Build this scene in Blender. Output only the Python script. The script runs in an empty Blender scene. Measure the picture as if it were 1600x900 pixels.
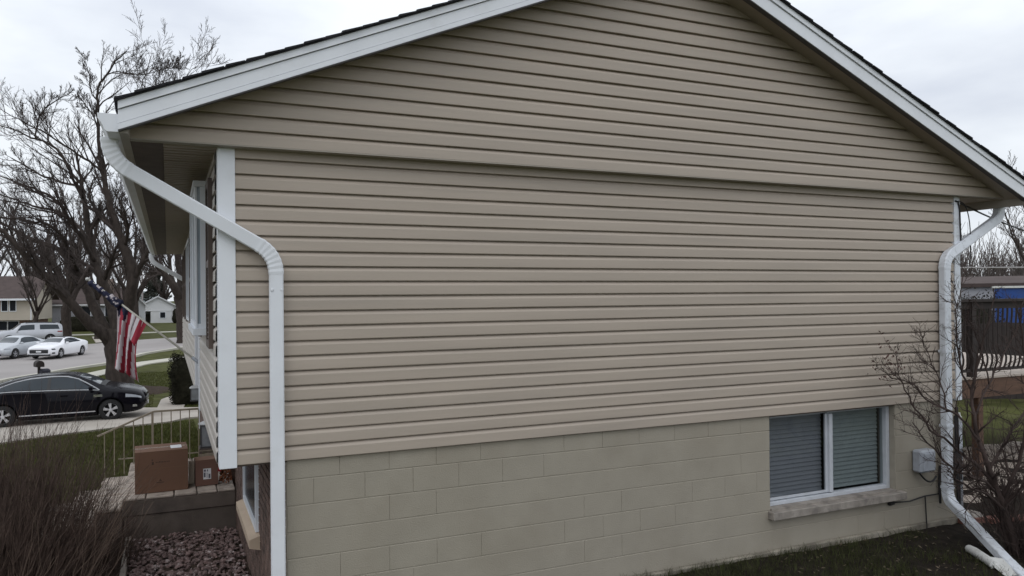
import bpy, bmesh, math, random
from mathutils import Vector, Matrix, noise
random.seed(7)
SC = bpy.context.scene
COL = SC.collection
R = math.radians
# ------------------------------------------------------------------ camera
cam_d = bpy.data.cameras.new("camera"); cam = bpy.data.objects.new("camera", cam_d); COL.objects.link(cam)
yaw, pitch, roll = .3791, .0054, -.0089
CAM = Vector((-.361, -5.492, 1.233))
f = Vector((math.sin(yaw)*math.cos(pitch), math.cos(yaw)*math.cos(pitch), math.sin(pitch)))
r0 = Vector((math.cos(yaw), -math.sin(yaw), 0)); u0 = r0.cross(f)
r1 = r0*math.cos(roll)+u0*math.sin(roll); u1 = u0*math.cos(roll)-r0*math.sin(roll)
M4 = Matrix((( r1.x, u1.x, -f.x, CAM.x), (r1.y, u1.y, -f.y, CAM.y), (r1.z, u1.z, -f.z, CAM.z), (0, 0, 0, 1)))
cam.matrix_world = M4
cam_d.sensor_width = 36; cam_d.lens = 36*1103.19/1600
cam_d.shift_x = .0614; cam_d.shift_y = .0053
cam_d.clip_start = .05; cam_d.clip_end = 3000
SC.camera = cam
# ------------------------------------------------------------------ sky, sun, exposure
SUN_EL, SUN_AZ = R(52), R(215)
W = bpy.data.worlds.new("World"); SC.world = W; W.use_nodes = True
nt = W.node_tree; nt.nodes.clear()
wo = nt.nodes.new('ShaderNodeOutputWorld'); bg = nt.nodes.new('ShaderNodeBackground')
sky = nt.nodes.new('ShaderNodeTexSky'); sky.sky_type = 'NISHITA'; sky.sun_disc = False
sky.sun_elevation = SUN_EL; sky.sun_rotation = SUN_AZ
tc = nt.nodes.new('ShaderNodeTexCoord'); mp = nt.nodes.new('ShaderNodeMapping'); mp.inputs['Scale'].default_value = (1.6, 1.6, 4.5)
n1 = nt.nodes.new('ShaderNodeTexNoise'); n1.inputs['Scale'].default_value = 1.7; n1.inputs['Detail'].default_value = 6; n1.inputs['Roughness'].default_value = .5
cr = nt.nodes.new('ShaderNodeValToRGB')
cr.color_ramp.elements[0].position = .30; cr.color_ramp.elements[0].color = (.68, .725, .81, 1)
cr.color_ramp.elements[1].position = .54; cr.color_ramp.elements[1].color = (.90, .945, .995, 1)
mul = nt.nodes.new('ShaderNodeVectorMath'); mul.operation = 'SCALE'; mul.inputs['Scale'].default_value = 9.7
# an overcast sky is brighter overhead than at the horizon (even, all round)
sx = nt.nodes.new('ShaderNodeSeparateXYZ'); zr0 = nt.nodes.new('ShaderNodeMapRange')
zr0.inputs['From Min'].default_value = 0; zr0.inputs['From Max'].default_value = 1; zr0.inputs['To Min'].default_value = 9.6; zr0.inputs['To Max'].default_value = 15.0
nt.links.new(tc.outputs['Generated'], sx.inputs[0]); nt.links.new(sx.outputs['Z'], zr0.inputs['Value']); nt.links.new(zr0.outputs['Result'], mul.inputs['Scale'])
mx = nt.nodes.new('ShaderNodeMix'); mx.data_type = 'RGBA'; mx.inputs['Factor'].default_value = .94
L = nt.links.new
L(tc.outputs['Generated'], mp.inputs['Vector']); L(mp.outputs['Vector'], n1.inputs['Vector']); L(n1.outputs['Fac'], cr.inputs['Fac'])
L(cr.outputs['Color'], mul.inputs[0]); L(sky.outputs['Color'], mx.inputs['A']); L(mul.outputs['Vector'], mx.inputs['B'])
L(mx.outputs['Result'], bg.inputs['Color']); bg.inputs['Strength'].default_value = .1
L(bg.outputs['Background'], wo.inputs['Surface'])
sd = bpy.data.lights.new('sun', 'SUN'); sd.energy = .4; sd.angle = R(25); sd.color = (1, .97, .93)
so = bpy.data.objects.new('sun', sd); COL.objects.link(so)
sdir = Vector((math.sin(SUN_AZ)*math.cos(SUN_EL), math.cos(SUN_AZ)*math.cos(SUN_EL), math.sin(SUN_EL)))
so.rotation_euler = sdir.to_track_quat('Z', 'Y').to_euler()
vs = SC.view_settings; vs.view_transform = 'Standard'; vs.look = 'None'; vs.exposure = 0; vs.gamma = 1; vs.use_curve_mapping = False
SC.cycles.max_bounces = 6; SC.cycles.transparent_max_bounces = 12
# ------------------------------------------------------------------ materials
MATS = {}
def mat(name, c, rough=.6, var=.12, scale=6., bump=0., bscale=60., metal=0., spec=.5, stretch=(1, 1, 1), dirt=None, coat=0.):
    """Principled with two octaves of object-space tint variation, optional fine relief and dirt blotches of a second colour."""
    if name in MATS: return MATS[name]
    m = bpy.data.materials.new(name); m.use_nodes = True; MATS[name] = m
    t = m.node_tree; N = t.nodes; b = N['Principled BSDF']; l = t.links.new
    b.inputs['Roughness'].default_value = rough; b.inputs['Metallic'].default_value = metal
    b.inputs['Specular IOR Level'].default_value = spec; b.inputs['Coat Weight'].default_value = coat
    g = N.new('ShaderNodeNewGeometry'); mp = N.new('ShaderNodeMapping'); mp.inputs['Scale'].default_value = stretch
    l(g.outputs['Position'], mp.inputs['Vector'])
    n = N.new('ShaderNodeTexNoise'); n.inputs['Scale'].default_value = scale; n.inputs['Detail'].default_value = 5
    l(mp.outputs['Vector'], n.inputs['Vector'])
    mr = N.new('ShaderNodeMapRange'); mr.inputs['From Min'].default_value = .3; mr.inputs['From Max'].default_value = .7
    mr.inputs['To Min'].default_value = 1-var; mr.inputs['To Max'].default_value = 1+var
    l(n.outputs['Fac'], mr.inputs['Value'])
    vm = N.new('ShaderNodeVectorMath'); vm.operation = 'SCALE'; vm.inputs[0].default_value = c[:3]
    l(mr.outputs['Result'], vm.inputs['Scale']); out = vm.outputs['Vector']
    if dirt:
        dc, ds, lo, hi, amt = dirt
        n2 = N.new('ShaderNodeTexNoise'); n2.inputs['Scale'].default_value = ds; n2.inputs['Detail'].default_value = 7; n2.inputs['Roughness'].default_value = .62
        l(mp.outputs['Vector'], n2.inputs['Vector'])
        m2 = N.new('ShaderNodeMapRange'); m2.inputs['From Min'].default_value = lo; m2.inputs['From Max'].default_value = hi
        m2.inputs['To Max'].default_value = amt
        l(n2.outputs['Fac'], m2.inputs['Value'])
        mi = N.new('ShaderNodeMix'); mi.data_type = 'RGBA'; l(m2.outputs['Result'], mi.inputs['Factor'])
        l(out, mi.inputs['A']); mi.inputs['B'].default_value = (*dc, 1); out = mi.outputs['Result']
    l(out, b.inputs['Base Color'])
    if bump:
        n3 = N.new('ShaderNodeTexNoise'); n3.inputs['Scale'].default_value = bscale; n3.inputs['Detail'].default_value = 4
        l(mp.outputs['Vector'], n3.inputs['Vector'])
        bp = N.new('ShaderNodeBump'); bp.inputs['Strength'].default_value = bump; bp.inputs['Distance'].default_value = .01
        l(n3.outputs['Fac'], bp.inputs['Height']); l(bp.outputs['Normal'], b.inputs['Normal'])
    return m
def glass_mat(name, tint, refl):
    m = bpy.data.materials.new(name); m.use_nodes = True; t = m.node_tree; N = t.nodes; N.clear(); l = t.links.new
    o = N.new('ShaderNodeOutputMaterial'); mi = N.new('ShaderNodeMixShader'); tr = N.new('ShaderNodeBsdfTransparent'); gl = N.new('ShaderNodeBsdfGlossy')
    tr.inputs['Color'].default_value = (*tint, 1); gl.inputs['Roughness'].default_value = .03
    lw = N.new('ShaderNodeLayerWeight'); lw.inputs['Blend'].default_value = .35
    mr = N.new('ShaderNodeMapRange'); mr.inputs['To Min'].default_value = refl; mr.inputs['To Max'].default_value = .85
    pw_ = N.new('ShaderNodeMath'); pw_.operation = 'POWER'; pw_.inputs[1].default_value = 3.; l(lw.outputs['Facing'], pw_.inputs[0])
    l(pw_.outputs[0], mr.inputs['Value']); l(mr.outputs['Result'], mi.inputs['Fac']); l(tr.outputs[0], mi.inputs[1]); l(gl.outputs[0], mi.inputs[2]); l(mi.outputs[0], o.inputs['Surface'])
    return m
SIDING = mat('vinyl_siding_beige', (.408, .345, .287), .52, .05, 1.3, .10, 25, stretch=(.6, 3, 9), dirt=((.29, .255, .222), .8, .5, .75, .35))
SIDING_F = mat('vinyl_siding_front', (.47, .43, .39), .5, .05, 1.5, .06, 25)
BLOCK = mat('painted_block', (.318, .286, .233), .75, .05, 3.5, .3, 90, dirt=((.24, .205, .155), .8, .46, .72, .45))
MORTAR = mat('painted_mortar', (.318, .286, .233), .8, .06, 9, .3, 80)
FOOT = mat('painted_footing', (.30, .27, .22), .85, .2, 7, .4, 60, dirt=((.10, .085, .065), 3, .42, .62, .8))
WHITE = mat('white_aluminium', (.74, .76, .80), .38, .04, 3, 0, dirt=((.52, .52, .52), 4, .55, .8, .35))
WHITE_D = mat('weathered_white_aluminium', (.66, .69, .74), .45, .06, 5, 0, dirt=((.22, .22, .22), 11, .55, .72, .6))
WHITE_W = mat('white_window_vinyl', (.74, .77, .82), .35, .03, 4)
ALU = mat('aluminium_window_frame', (.50, .52, .56), .4, .08, 9, 0)
SILL = mat('concrete_sill', (.275, .245, .215), .85, .22, 9, .4, 70, dirt=((.14, .12, .11), 6, .48, .62, .7))
SHINGLE = mat('asphalt_shingle', (.018, .018, .022), .95, .3, 30, .6, 150)
BROWNWOOD = mat('brown_painted_wood', (.09, .066, .054), .7, .15, 8, .1, 60)
SOFFIT = mat('tan_soffit', (.32, .27, .22), .55, .06, 4)
TAUPE = mat('taupe_fascia', (.33, .30, .26), .6, .08, 4)
BRICK = mat('brown_brick', (.125, .08, .064), .85, .55, 9, .4, 90)
BMORT = mat('brick_mortar', (.40, .36, .32), .9, .15, 20, .3, 90)
TANSILL = mat('tan_stone_sill', (.50, .39, .29), .7, .08, 8, .2, 60)
CONC = mat('aged_concrete', (.30, .265, .23), .9, .14, 3, .35, 70, dirt=((.15, .13, .115), 2.3, .46, .66, .7))
CONC_D = mat('dark_concrete', (.115, .092, .078), .92, .2, 4, .35, 60, dirt=((.06, .05, .045), 3, .46, .66, .7))  # darker, browner concrete for the stoop slab, base and steps
PAVE = mat('driveway_concrete', (.41, .37, .325), .9, .07, .9, .2, 50, dirt=((.30, .26, .22), .7, .48, .7, .6))
WALKM = mat('sidewalk_concrete', (.47, .45, .39), .9, .08, .8, .2, 50, dirt=((.36, .34, .29), .6, .48, .7, .5))
ROADM = mat('worn_asphalt', (.31, .285, .275), .92, .08, .25, .2, 40, dirt=((.24, .22, .21), .35, .5, .7, .5))
GRASS = mat('lawn', (.062, .066, .020), .95, .35, 1.1, .7, 22, spec=.1, dirt=((.085, .08, .04), 2.2, .5, .68, .7))
BLADE = mat('grass_blades', (.070, .078, .020), .8, .4, 5, spec=.15, dirt=((.10, .085, .04), 3., .52, .66, .6))
BLADE2 = mat('dark_grass_blades', (.045, .050, .020), .85, .5, 9, spec=.1, dirt=((.08, .065, .04), 14., .55, .66, .6))  # darker blades for the grass patch along the block wall
SOIL = mat('dark_damp_soil', (.019, .015, .012), .97, .35, 12, .9, 45, spec=.1, dirt=((.036, .028, .021), 9, .52, .66, .7))
MULCH = mat('brown_mulch', (.05, .036, .028), .97, .4, 14, .9, 50, spec=.1)
BARK = mat('grey_brown_bark', (.050, .040, .035), .92, .35, 9, .8, 26, spec=.15, stretch=(1, 1, .35))
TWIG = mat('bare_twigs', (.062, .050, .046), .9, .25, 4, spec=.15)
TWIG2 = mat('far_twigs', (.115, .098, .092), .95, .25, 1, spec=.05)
STEM = mat('shrub_stems', (.082, .057, .047), .85, .6, 9, spec=.15)
STEM2 = mat('thorny_stems', (.052, .037, .033), .85, .4, 5, .3, 60, spec=.2)
DRYLEAF = mat('dry_russet_leaves', (.07, .032, .026), .8, .4, 30)
EVER = mat('dark_evergreen', (.018, .017, .011), .9, .5, 6, spec=.1)
CARD = mat('brown_cardboard', (.165, .088, .055), .85, .07, 3, .06, 120, stretch=(1, 1, .2))
CARD_D = mat('cardboard_ink', (.07, .042, .03), .85, .1, 5)
CARD2 = mat('reddish_cardboard', (.15, .078, .058), .85, .07, 4)
TAPE = mat('packing_tape', (.21, .125, .078), .25, .05, 4)
LABEL = mat('white_label', (.70, .70, .72), .5, .03, 8)
INK = mat('label_ink', (.10, .10, .13), .6, .1, 8)
BLACKP = mat('black_car_paint', (.005, .0045, .0075), .2, .1, 3, spec=.13, coat=.05)
WHITEP = mat('white_car_paint', (.80, .80, .83), .3, .03, 3, coat=.4)
SILVERP = mat('silver_car_paint', (.42, .43, .46), .35, .05, 3, metal=.35, coat=.3)
SILVERP2 = mat('pale_silver_car_paint', (.50, .52, .55), .35, .05, 3, metal=.3, coat=.3)
CARGLASS = mat('car_glass', (.034, .042, .050), .08, .1, 2, spec=.25)
CARGLASS_L = mat('windscreen_glass', (.05, .06, .07), .06, .2, 2, spec=.6)
CHROME = mat('chrome', (.72, .73, .76), .14, .04, 5, metal=.9)
RIM = mat('alloy_rim', (.62, .62, .65), .3, .06, 9, metal=.6)
TYRE = mat('tyre_rubber', (.012, .012, .013), .8, .15, 20)
BLACKPL = mat('black_plastic', (.012, .012, .014), .55, .1, 10)
LAMPG = mat('headlight_glass', (.36, .38, .42), .12, .1, 20, spec=.8)
REDL = mat('tail_light', (.25, .012, .012), .2, .1, 10)
GALV = mat('galvanised_grey', (.34, .36, .40), .5, .1, 12, dirt=((.20, .20, .22), 9, .5, .7, .5))
RAILM = mat('tan_iron_rail', (.25, .21, .155), .6, .18, 12)
LANT = mat('lantern_metal', (.045, .042, .042), .5, .2, 15)
LANTG = mat('lantern_glass', (.22, .23, .24), .15, .2, 12, spec=.7)
LANTC = mat('lantern_cap', (.42, .42, .42), .5, .1, 10)
FRED = mat('flag_red', (.29, .016, .036), .8, .08, 8)
FWHITE = mat('flag_white', (.58, .53, .55), .8, .05, 8)
FBLUE = mat('flag_blue', (.013, .015, .045), .8, .1, 8)
POLE = mat('pale_flag_pole', (.52, .50, .44), .45, .08, 8)
DECKW = mat('weathered_deck_board', (.42, .36, .31), .85, .15, 4, .2, 40, stretch=(1, 6, 1))
DECKB = mat('brown_stained_deck', (.105, .056, .035), .75, .25, 4, .15, 40, stretch=(1, 1, 5))
DECKD = mat('dark_rail_wood', (.030, .022, .020), .8, .2, 5)
BLUEM = mat('blue_painted_steel', (.016, .065, .27), .5, .08, 3, dirt=((.03, .05, .12), 3, .5, .7, .5))
REDF = mat('red_ribbon', (.22, .015, .018), .7, .1, 10)
ORANGE = mat('dry_orange_leaves', (.20, .07, .03), .8, .35, 20)
STONE = mat('purple_brown_river_stone', (.14, .093, .086), .8, .6, 19, .25, 60, dirt=((.40, .34, .33), 15, .56, .63, .75))
PALEST = mat('pale_flagstone', (.40, .34, .29), .9, .2, 6, .5, 50, dirt=((.17, .14, .12), 8, .5, .66, .7))
REDPAV = mat('red_brick_paver', (.15, .065, .048), .9, .25, 12, .3, 60)
HW = mat('far_white_siding', (.62, .62, .63), .7, .04, .8)
HC = mat('far_cream_siding', (.47, .42, .35), .7, .05, .8)
HG = mat('far_grey_siding', (.33, .33, .36), .7, .05, .8)
HBR = mat('far_brown_brick', (.16, .10, .075), .9, .2, 3)
RBROWN = mat('brown_roof', (.072, .052, .048), .95, .15, 2)
RGREY = mat('grey_roof', (.22, .23, .24), .95, .12, 2)
DARKW = mat('dark_window', (.014, .016, .021), .25, .1, 2, spec=.15)
ROOMM = mat('dim_room', (.10, .11, .115), .9, .1, 2)
BLIND = mat('window_blind', (.48, .50, .53), .6, .05, 6)
CABLE = mat('black_cable', (.014, .013, .014), .6, .1, 20)
BLUESH = mat('blue_shutter', (.10, .15, .22), .7, .1, 5)
PVC = mat('white_pvc', (.66, .66, .64), .45, .1, 9, dirt=((.3, .28, .25), 9, .5, .7, .6))
GREENB = mat('green_plastic', (.02, .05, .038), .6, .1, 5)
SHUT = mat('brown_shutter', (.105, .078, .066), .6, .1, 8)
GLASS = glass_mat('window_glass', (.50, .515, .53), .06)
GLASSR = glass_mat('window_glass_clear', (.56, .60, .59), .075)
GLASS2 = glass_mat('bay_glass', (.5, .56, .60), .25)
# ------------------------------------------------------------------ mesh builder
class MB:
    def __init__(s): s.v = []; s.f = []; s.m = []; s.mi = 0
    def add(s, vs, fs):
        o = len(s.v); s.v += [tuple(p) for p in vs]; s.f += [tuple(i+o for i in q) for q in fs]; s.m += [s.mi]*len(fs); return s
    def box(s, x0, x1, y0, y1, z0, z1):
        return s.add([(x0,y0,z0),(x1,y0,z0),(x1,y1,z0),(x0,y1,z0),(x0,y0,z1),(x1,y0,z1),(x1,y1,z1),(x0,y1,z1)],
                     [(0,3,2,1),(4,5,6,7),(0,1,5,4),(1,2,6,5),(2,3,7,6),(3,0,4,7)])
    def cbox(s, x0, x1, y0, y1, z0, z1, c):
        """box with all edges chamfered by c"""
        bm = bmesh.new(); bmesh.ops.create_cube(bm, size=1)
        for v in bm.verts: v.co = Vector((x0+(x1-x0)*(v.co.x+.5), y0+(y1-y0)*(v.co.y+.5), z0+(z1-z0)*(v.co.z+.5)))
        bmesh.ops.bevel(bm, geom=bm.edges[:], offset=c, segments=1, affect='EDGES', profile=.5)
        bm.verts.index_update(); s.add([v.co[:] for v in bm.verts], [[v.index for v in q.verts] for q in bm.faces]); bm.free(); return s
    def obox(s, c, ax, ay, az, h):
        c = Vector(c); P = []
        for i in (-1, 1):
            for j, k in ((-1,-1),(1,-1),(1,1),(-1,1)): P.append(c+Vector(ax)*h[0]*i+Vector(ay)*h[1]*j+Vector(az)*h[2]*k)
        return s.add(P, [(0,1,2,3),(7,6,5,4),(0,4,5,1),(1,5,6,2),(2,6,7,3),(3,7,4,0)])
    def loft(s, rings, closed=True, caps=True):
        n = len(rings[0]); V = [p for q in rings for p in q]; F = []
        for i in range(len(rings)-1):
            for j in range(n if closed else n-1):
                a = i*n+j; b = i*n+(j+1) % n; F.append((a, b, b+n, a+n))
        if caps and closed: F.append(tuple(range(n-1, -1, -1))); F.append(tuple((len(rings)-1)*n+j for j in range(n)))
        return s.add(V, F)
    def tube(s, pts, rad, n=6, caps=True):
        pts = [Vector(p) for p in pts]
        if not hasattr(rad, '__len__'): rad = [rad]*len(pts)
        rings = []; up = None
        for i, p in enumerate(pts):
            t = (pts[min(i+1, len(pts)-1)]-pts[max(i-1, 0)])
            if t.length < 1e-9: t = Vector((0, 0, 1))
            t.normalize()
            if up is None: up = t.orthogonal().normalized()
            up = (up-t*up.dot(t)); up = up.normalized() if up.length > 1e-6 else t.orthogonal().normalized()
            w = t.cross(up)
            rings.append([p+(up*math.cos(2*math.pi*k/n)+w*math.sin(2*math.pi*k/n))*rad[i] for k in range(n)])
        return s.loft(rings, True, caps)
    def sweep(s, pts, half_w, half_d, side, scales=None):
        """rectangular duct along pts; side = direction of the wide axis"""
        pts = [Vector(p) for p in pts]; rings = []; side = Vector(side).normalized(); c = .12
        for i, p in enumerate(pts):
            t = (pts[min(i+1, len(pts)-1)]-pts[max(i-1, 0)]).normalized()
            w = (side-t*side.dot(t)).normalized(); d = t.cross(w); k = scales[i] if scales else 1
            a, b = half_w*k, half_d*k; e = .12*min(a, b)*2
            rings.append([p+w*x+d*y for x, y in ((-a,-b+e),(-a+e,-b),(a-e,-b),(a,-b+e),(a,b-e),(a-e,b),(-a+e,b),(-a,b-e))])
        return s.loft(rings, True, True)
    def lathe(s, prof, n=24, axis='y', c=(0,0,0), caps=True):
        """prof: (offset along axis, radius)"""
        rings = []
        for o, r in prof:
            ring = []
            for k in range(n):
                a = 2*math.pi*k/n
                if axis == 'y': ring.append((c[0]+r*math.cos(a), c[1]+o, c[2]+r*math.sin(a)))
                elif axis == 'x': ring.append((c[0]+o, c[1]+r*math.cos(a), c[2]+r*math.sin(a)))
                else: ring.append((c[0]+r*math.cos(a), c[1]+r*math.sin(a), c[2]+o))
            rings.append(ring)
        return s.loft(rings, True, caps)
    def build(s, name, mats, parent=None, smooth=False, loc=None, stuff=False, fix=False, autos=None, bevel=0):
        me = bpy.data.meshes.new(name)
        off = Vector((0,0,0))
        if loc is not None: off = Vector(loc)
        if parent is not None and parent.get('_world'): pass
        me.from_pydata([tuple(Vector(p)-off) for p in s.v], [], s.f)
        if not isinstance(mats, (list, tuple)): mats = [mats]
        for m in mats: me.materials.append(m)
        if len(mats) > 1: me.polygons.foreach_set('material_index', s.m)
        if fix:
            bm = bmesh.new(); bm.from_mesh(me); bmesh.ops.recalc_face_normals(bm, faces=bm.faces[:]); bm.to_mesh(me); bm.free()
        if smooth: me.polygons.foreach_set('use_smooth', [True]*len(me.polygons))
        if autos: me.set_sharp_from_angle(angle=R(autos))
        me.update()
        o = bpy.data.objects.new(name, me); COL.objects.link(o)
        if parent is not None: o.parent = parent
        if loc is not None:
            o.location = off
        if stuff: o['kind'] = 'stuff'
        if bevel:
            b = o.modifiers.new('bevel', 'BEVEL'); b.width = bevel; b.segments = 2; b.limit_method = 'ANGLE'
        return o
def tag(o, label=None, cat=None, group=None, kind=None):
    if label: o['label'] = label
    if cat: o['category'] = cat
    if group: o['group'] = group
    if kind: o['kind'] = kind
    return o
def thing(name, label, cat, loc=(0,0,0), rz=0, group=None):
    o = bpy.data.objects.new(name, None); COL.objects.link(o); o.location = loc; o.rotation_euler = (0,0,rz); o.empty_display_size = .2
    return tag(o, label, cat, group)
def kids(o): return [c for c in bpy.data.objects if c.parent == o]
def copy_tree(o, parent=None):
    c = o.copy(); COL.objects.link(c)
    if parent is not None: c.parent = parent
    for k in kids(o): copy_tree(k, c)
    return c
def lerp(a, b, t): return a+(b-a)*t
def pl(tab, x):
    if x <= tab[0][0]: return tab[0][1]
    for (a, b), (c, d) in zip(tab, tab[1:]):
        if x <= c: t = (x-a)/(c-a); return lerp(b, d, t)
    return tab[-1][1]
# ------------------------------------------------------------------ terrain
PROF_L = [(-60,-1.5),(2,-1.42),(5,-1.5),(9,-1.78),(13,-2.08),(16.5,-2.36),(20,-2.52),(26,-2.60),(40,-2.70),(60,-2.60),(75,-2.45),(95,-2.35),(125,-2.75),(200,-2.7),(900,-1.5)]
PROF_R = [(-60,-1.6),(-3,-1.52),(0,-1.47),(20,-1.5),(60,-1.3),(900,-1.0)]
def gz(x, y):
    t = min(max((x-1.0)/7.0, 0), 1); t = t*t*(3-2*t)
    z = lerp(pl(PROF_L, y), pl(PROF_R, y), t)
    if x < -3 and y < 30: z -= .022*min(-3-x, 6)*min(max((y-4)/8, 0), 1)*(1-min(max((y-22)/8, 0), 1))
    return z
def axis(a, lo, hi, step, far):
    out = []; v = lo
    while v <= hi+1e-6: out.append(v); v += step
    g = step; p = out[-1]
    while p < far: g *= 1.35; p += g; out.append(p)
    g = step; p = out[0]; pre = []
    while p > -far: g *= 1.35; p -= g; pre.append(p)
    return pre[::-1]+out
xs = axis(0, -14, 16, 1.0, 900); ys = axis(0, -6, 64, 1.0, 1200)
mb = MB(); nx = len(xs)
for y in ys:
    for x in xs: mb.v.append((x, y, gz(x, y)+.02*noise.noise(Vector((x*.4, y*.4, 3)))*(1 if y > 4 else .3)-.02))
for j in range(len(ys)-1):
    for i in range(nx-1): mb.f.append((j*nx+i, j*nx+i+1, (j+1)*nx+i+1, (j+1)*nx+i)); mb.m.append(0)
tag(mb.build('ground', GRASS, smooth=True), kind='structure')
def strip(name, A, B, m, lift, thick=.1, n=40, cross=4, joints=0):
    """slab between two polylines A and B, draped on the terrain"""
    def res(P, k):
        d = [0]
        for a, b in zip(P, P[1:]): d.append(d[-1]+math.dist(a, b))
        out = []
        for i in range(k+1):
            s = d[-1]*i/k; j = max(q for q in range(len(d)) if d[q] <= s+1e-9); j = min(j, len(P)-2)
            t = (s-d[j])/(d[j+1]-d[j]); out.append((lerp(P[j][0], P[j+1][0], t), lerp(P[j][1], P[j+1][1], t)))
        return out
    a, b = res(A, n), res(B, n); mb = MB(); rings = []
    for p, q in zip(a, b):
        ring = []
        for k in range(cross+1):
            t = k/cross; x, y = lerp(p[0], q[0], t), lerp(p[1], q[1], t); ring.append((x, y, gz(x, y)+lift))
        ring = [(ring[0][0], ring[0][1], ring[0][2]-thick)]+ring+[(ring[-1][0], ring[-1][1], ring[-1][2]-thick)]
        rings.append(ring)
    mb.loft(rings, False); o = mb.build(name, m, fix=False); tag(o, kind='structure'); return o
strip('driveway', [(-10.6,12.2),(-6.5,13.3),(-4.1,14.35),(-2.9,15.4),(-1.5,16.5),(-.35,16.85),(.15,17.6),(3.5,17.9)], [(-10.6,22.6),(-7,22.2),(-4,22.0),(-1.5,21.4),(.2,20.6),(1,20.3),(2,20.2),(3.5,20.2)], PAVE, .035, .12, 60, 8)
strip('road', [(-11.5,-40),(-11.2,5),(-10.2,18),(-9.3,25.9),(-8,34.5),(-6.7,37.4),(-5.6,40.1),(-4,42.6),(-2.2,49.5),(1,55.5),(12,60),(60,64)], [(-22,-40),(-21,5),(-20,30),(-18,48),(-15.5,56),(-12.8,59.6),(-6.7,62.8),(-2.9,67),(1.2,69.5),(12,72),(40,75),(70,78)], ROADM, .03, .1, 90, 8)
strip('kerb', [(-9.9,18),(-9.0,25.9),(-7.7,34.5),(-6.4,37.3),(-5.3,40.0),(-3.7,42.4),(-1.9,49.3),(1.2,55.2),(12,59.6)], [(-10.2,18),(-9.3,25.9),(-8,34.5),(-6.7,37.4),(-5.6,40.1),(-4,42.6),(-2.2,49.5),(1,55.5),(12,60)], WALKM, .11, .14, 60, 2)
strip('sidewalk', [(-9.9,12),(-8.3,22.3),(-6.3,30.2),(-5.0,34.9),(-4.2,37.2),(-2.3,42.6),(.6,46),(12,50)], [(-8.6,12),(-7.0,22.0),(-5.2,29.8),(-3.9,34.4),(-3.2,36.3),(-1.5,41.4),(1.2,44.4),(12,48)], WALKM, .04, .1, 60, 2)
strip('walkway', [(-.75,20.6),(-.62,23.5),(.4,26)], [(.1,20.5),(.3,23),(1.3,25.3)], PAVE, .03, .1, 14, 2)
strip('sidewalk', [(-20,78),(-6,80),(2,82),(30,84)], [(-20,76.4),(-6,78.4),(2,80.4),(30,82.4)], WALKM, .04, .1, 30, 2)
strip('driveway', [(-19.5,58.5),(-19.5,88)], [(-11.5,61),(-11.2,88)], PAVE, .045, .1, 20, 4)
strip('driveway', [(-6.3,64.2),(-7.5,74)], [(-2.9,67.2),(-3.8,74)], PAVE, .045, .1, 14, 3)
# soil / mulch beds near the house
def sheet(name, x0, x1, y0, y1, m, lift, amp=.02, n=24, kind='structure'):
    mb = MB()
    for j in range(n+1):
        for i in range(n+1):
            x = lerp(x0, x1, i/n); y = lerp(y0, y1, j/n); e = min(i, n-i, j, n-j)
            mb.v.append((x, y, gz(x, y)+lift*(1 if e else -1)+amp*noise.noise(Vector((x*2.3, y*2.3, 1)))*(1 if e else 0)+amp*.6*noise.noise(Vector((x*7, y*7, 5)))*(1 if e else 0)))
    for j in range(n):
        for i in range(n): a = j*(n+1)+i; mb.f.append((a, a+1, a+n+2, a+n+1)); mb.m.append(0)
    return tag(mb.build(name, m, smooth=True), kind=kind)
sheet('soil', 2.6, 13.5, -3.4, 1.8, SOIL, .03, .03, 70)
sheet('soil', -.78, .46, -2.5, 3.08, MULCH, .02, .01, 20)
sheet('mulch_bed', -4.2, -.78, -1.5, 4.2, MULCH, .03, .02, 24)
# ------------------------------------------------------------------ the house
HOUSE = thing('house', 'beige vinyl sided gable house on a painted block basement with white downspouts', 'house')
H = .1143; RIDX = 4.07; SL = .414; HL = 13.2; XR = 8.146
PROFILE = [(.002,.001),(-.030,-.001),(-.0315,.004),(-.030,.074),(-.026,.083),(-.011,.1015),(.0015,.1035),(.002,.1150)]
def soff(x): return 4.394-SL*abs(x-RIDX)
bw = MB(); bw.box(.02, XR, .006, .14, 0, 2.36)
SW = bw.build('siding_wall', SIDING, HOUSE)
def wav(t, k, c): return .0011*noise.noise(Vector((t*9, k*3.7, c)))+.0005*noise.noise(Vector((t*37, k*5.1, c+9)))
def board(k, ybase, xl, xr, zbase, zmax, parent, m, n=26):
    mb = MB(); rings = []
    for q in range(n+1):
        t = q/n; ring = []
        for i, (y, dz) in enumerate(PROFILE):
            w = 1 if 0 < i < 6 else 0
            z = min(zbase+k*H+dz+w*wav(t, k, .3+zbase), zmax); ring.append((lerp(xl(z), xr(z), t), ybase+y-w*wav(t, k, 4.+zbase)*1.6, z))
        rings.append(ring)
    mb.loft(rings, False)
    return mb.build('siding_board', m, parent)
for k in range(21): board(k, 0, lambda z: .105, lambda z: XR, 0, 2.372, SW, SIDING)
gb = MB(); gp = [(-.62,2.36),(8.95,2.36),(8.95,2.365),(RIDX,4.39),(-.62,2.44)]
gb.loft([[(x, -.0915, z) for x, z in gp], [(x, .10, z) for x, z in gp]], True, True)
GW = gb.build('gable_wall', SIDING, HOUSE, fix=True)
for k in range(18):
    z0 = 2.36
    zm = 4.385
    if z0+k*H > zm-.02: break
    board(k, -.098, lambda z: max(-.64, RIDX-(4.394-z)/SL), lambda z: min(8.97, RIDX+(4.394-z)/SL), z0, zm, GW, SIDING)
mb = MB(); mb.box(-.64, 8.96, -.130, .0, 2.352, 2.3595); mb.build('drip_trim', TAUPE, HOUSE)
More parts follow.
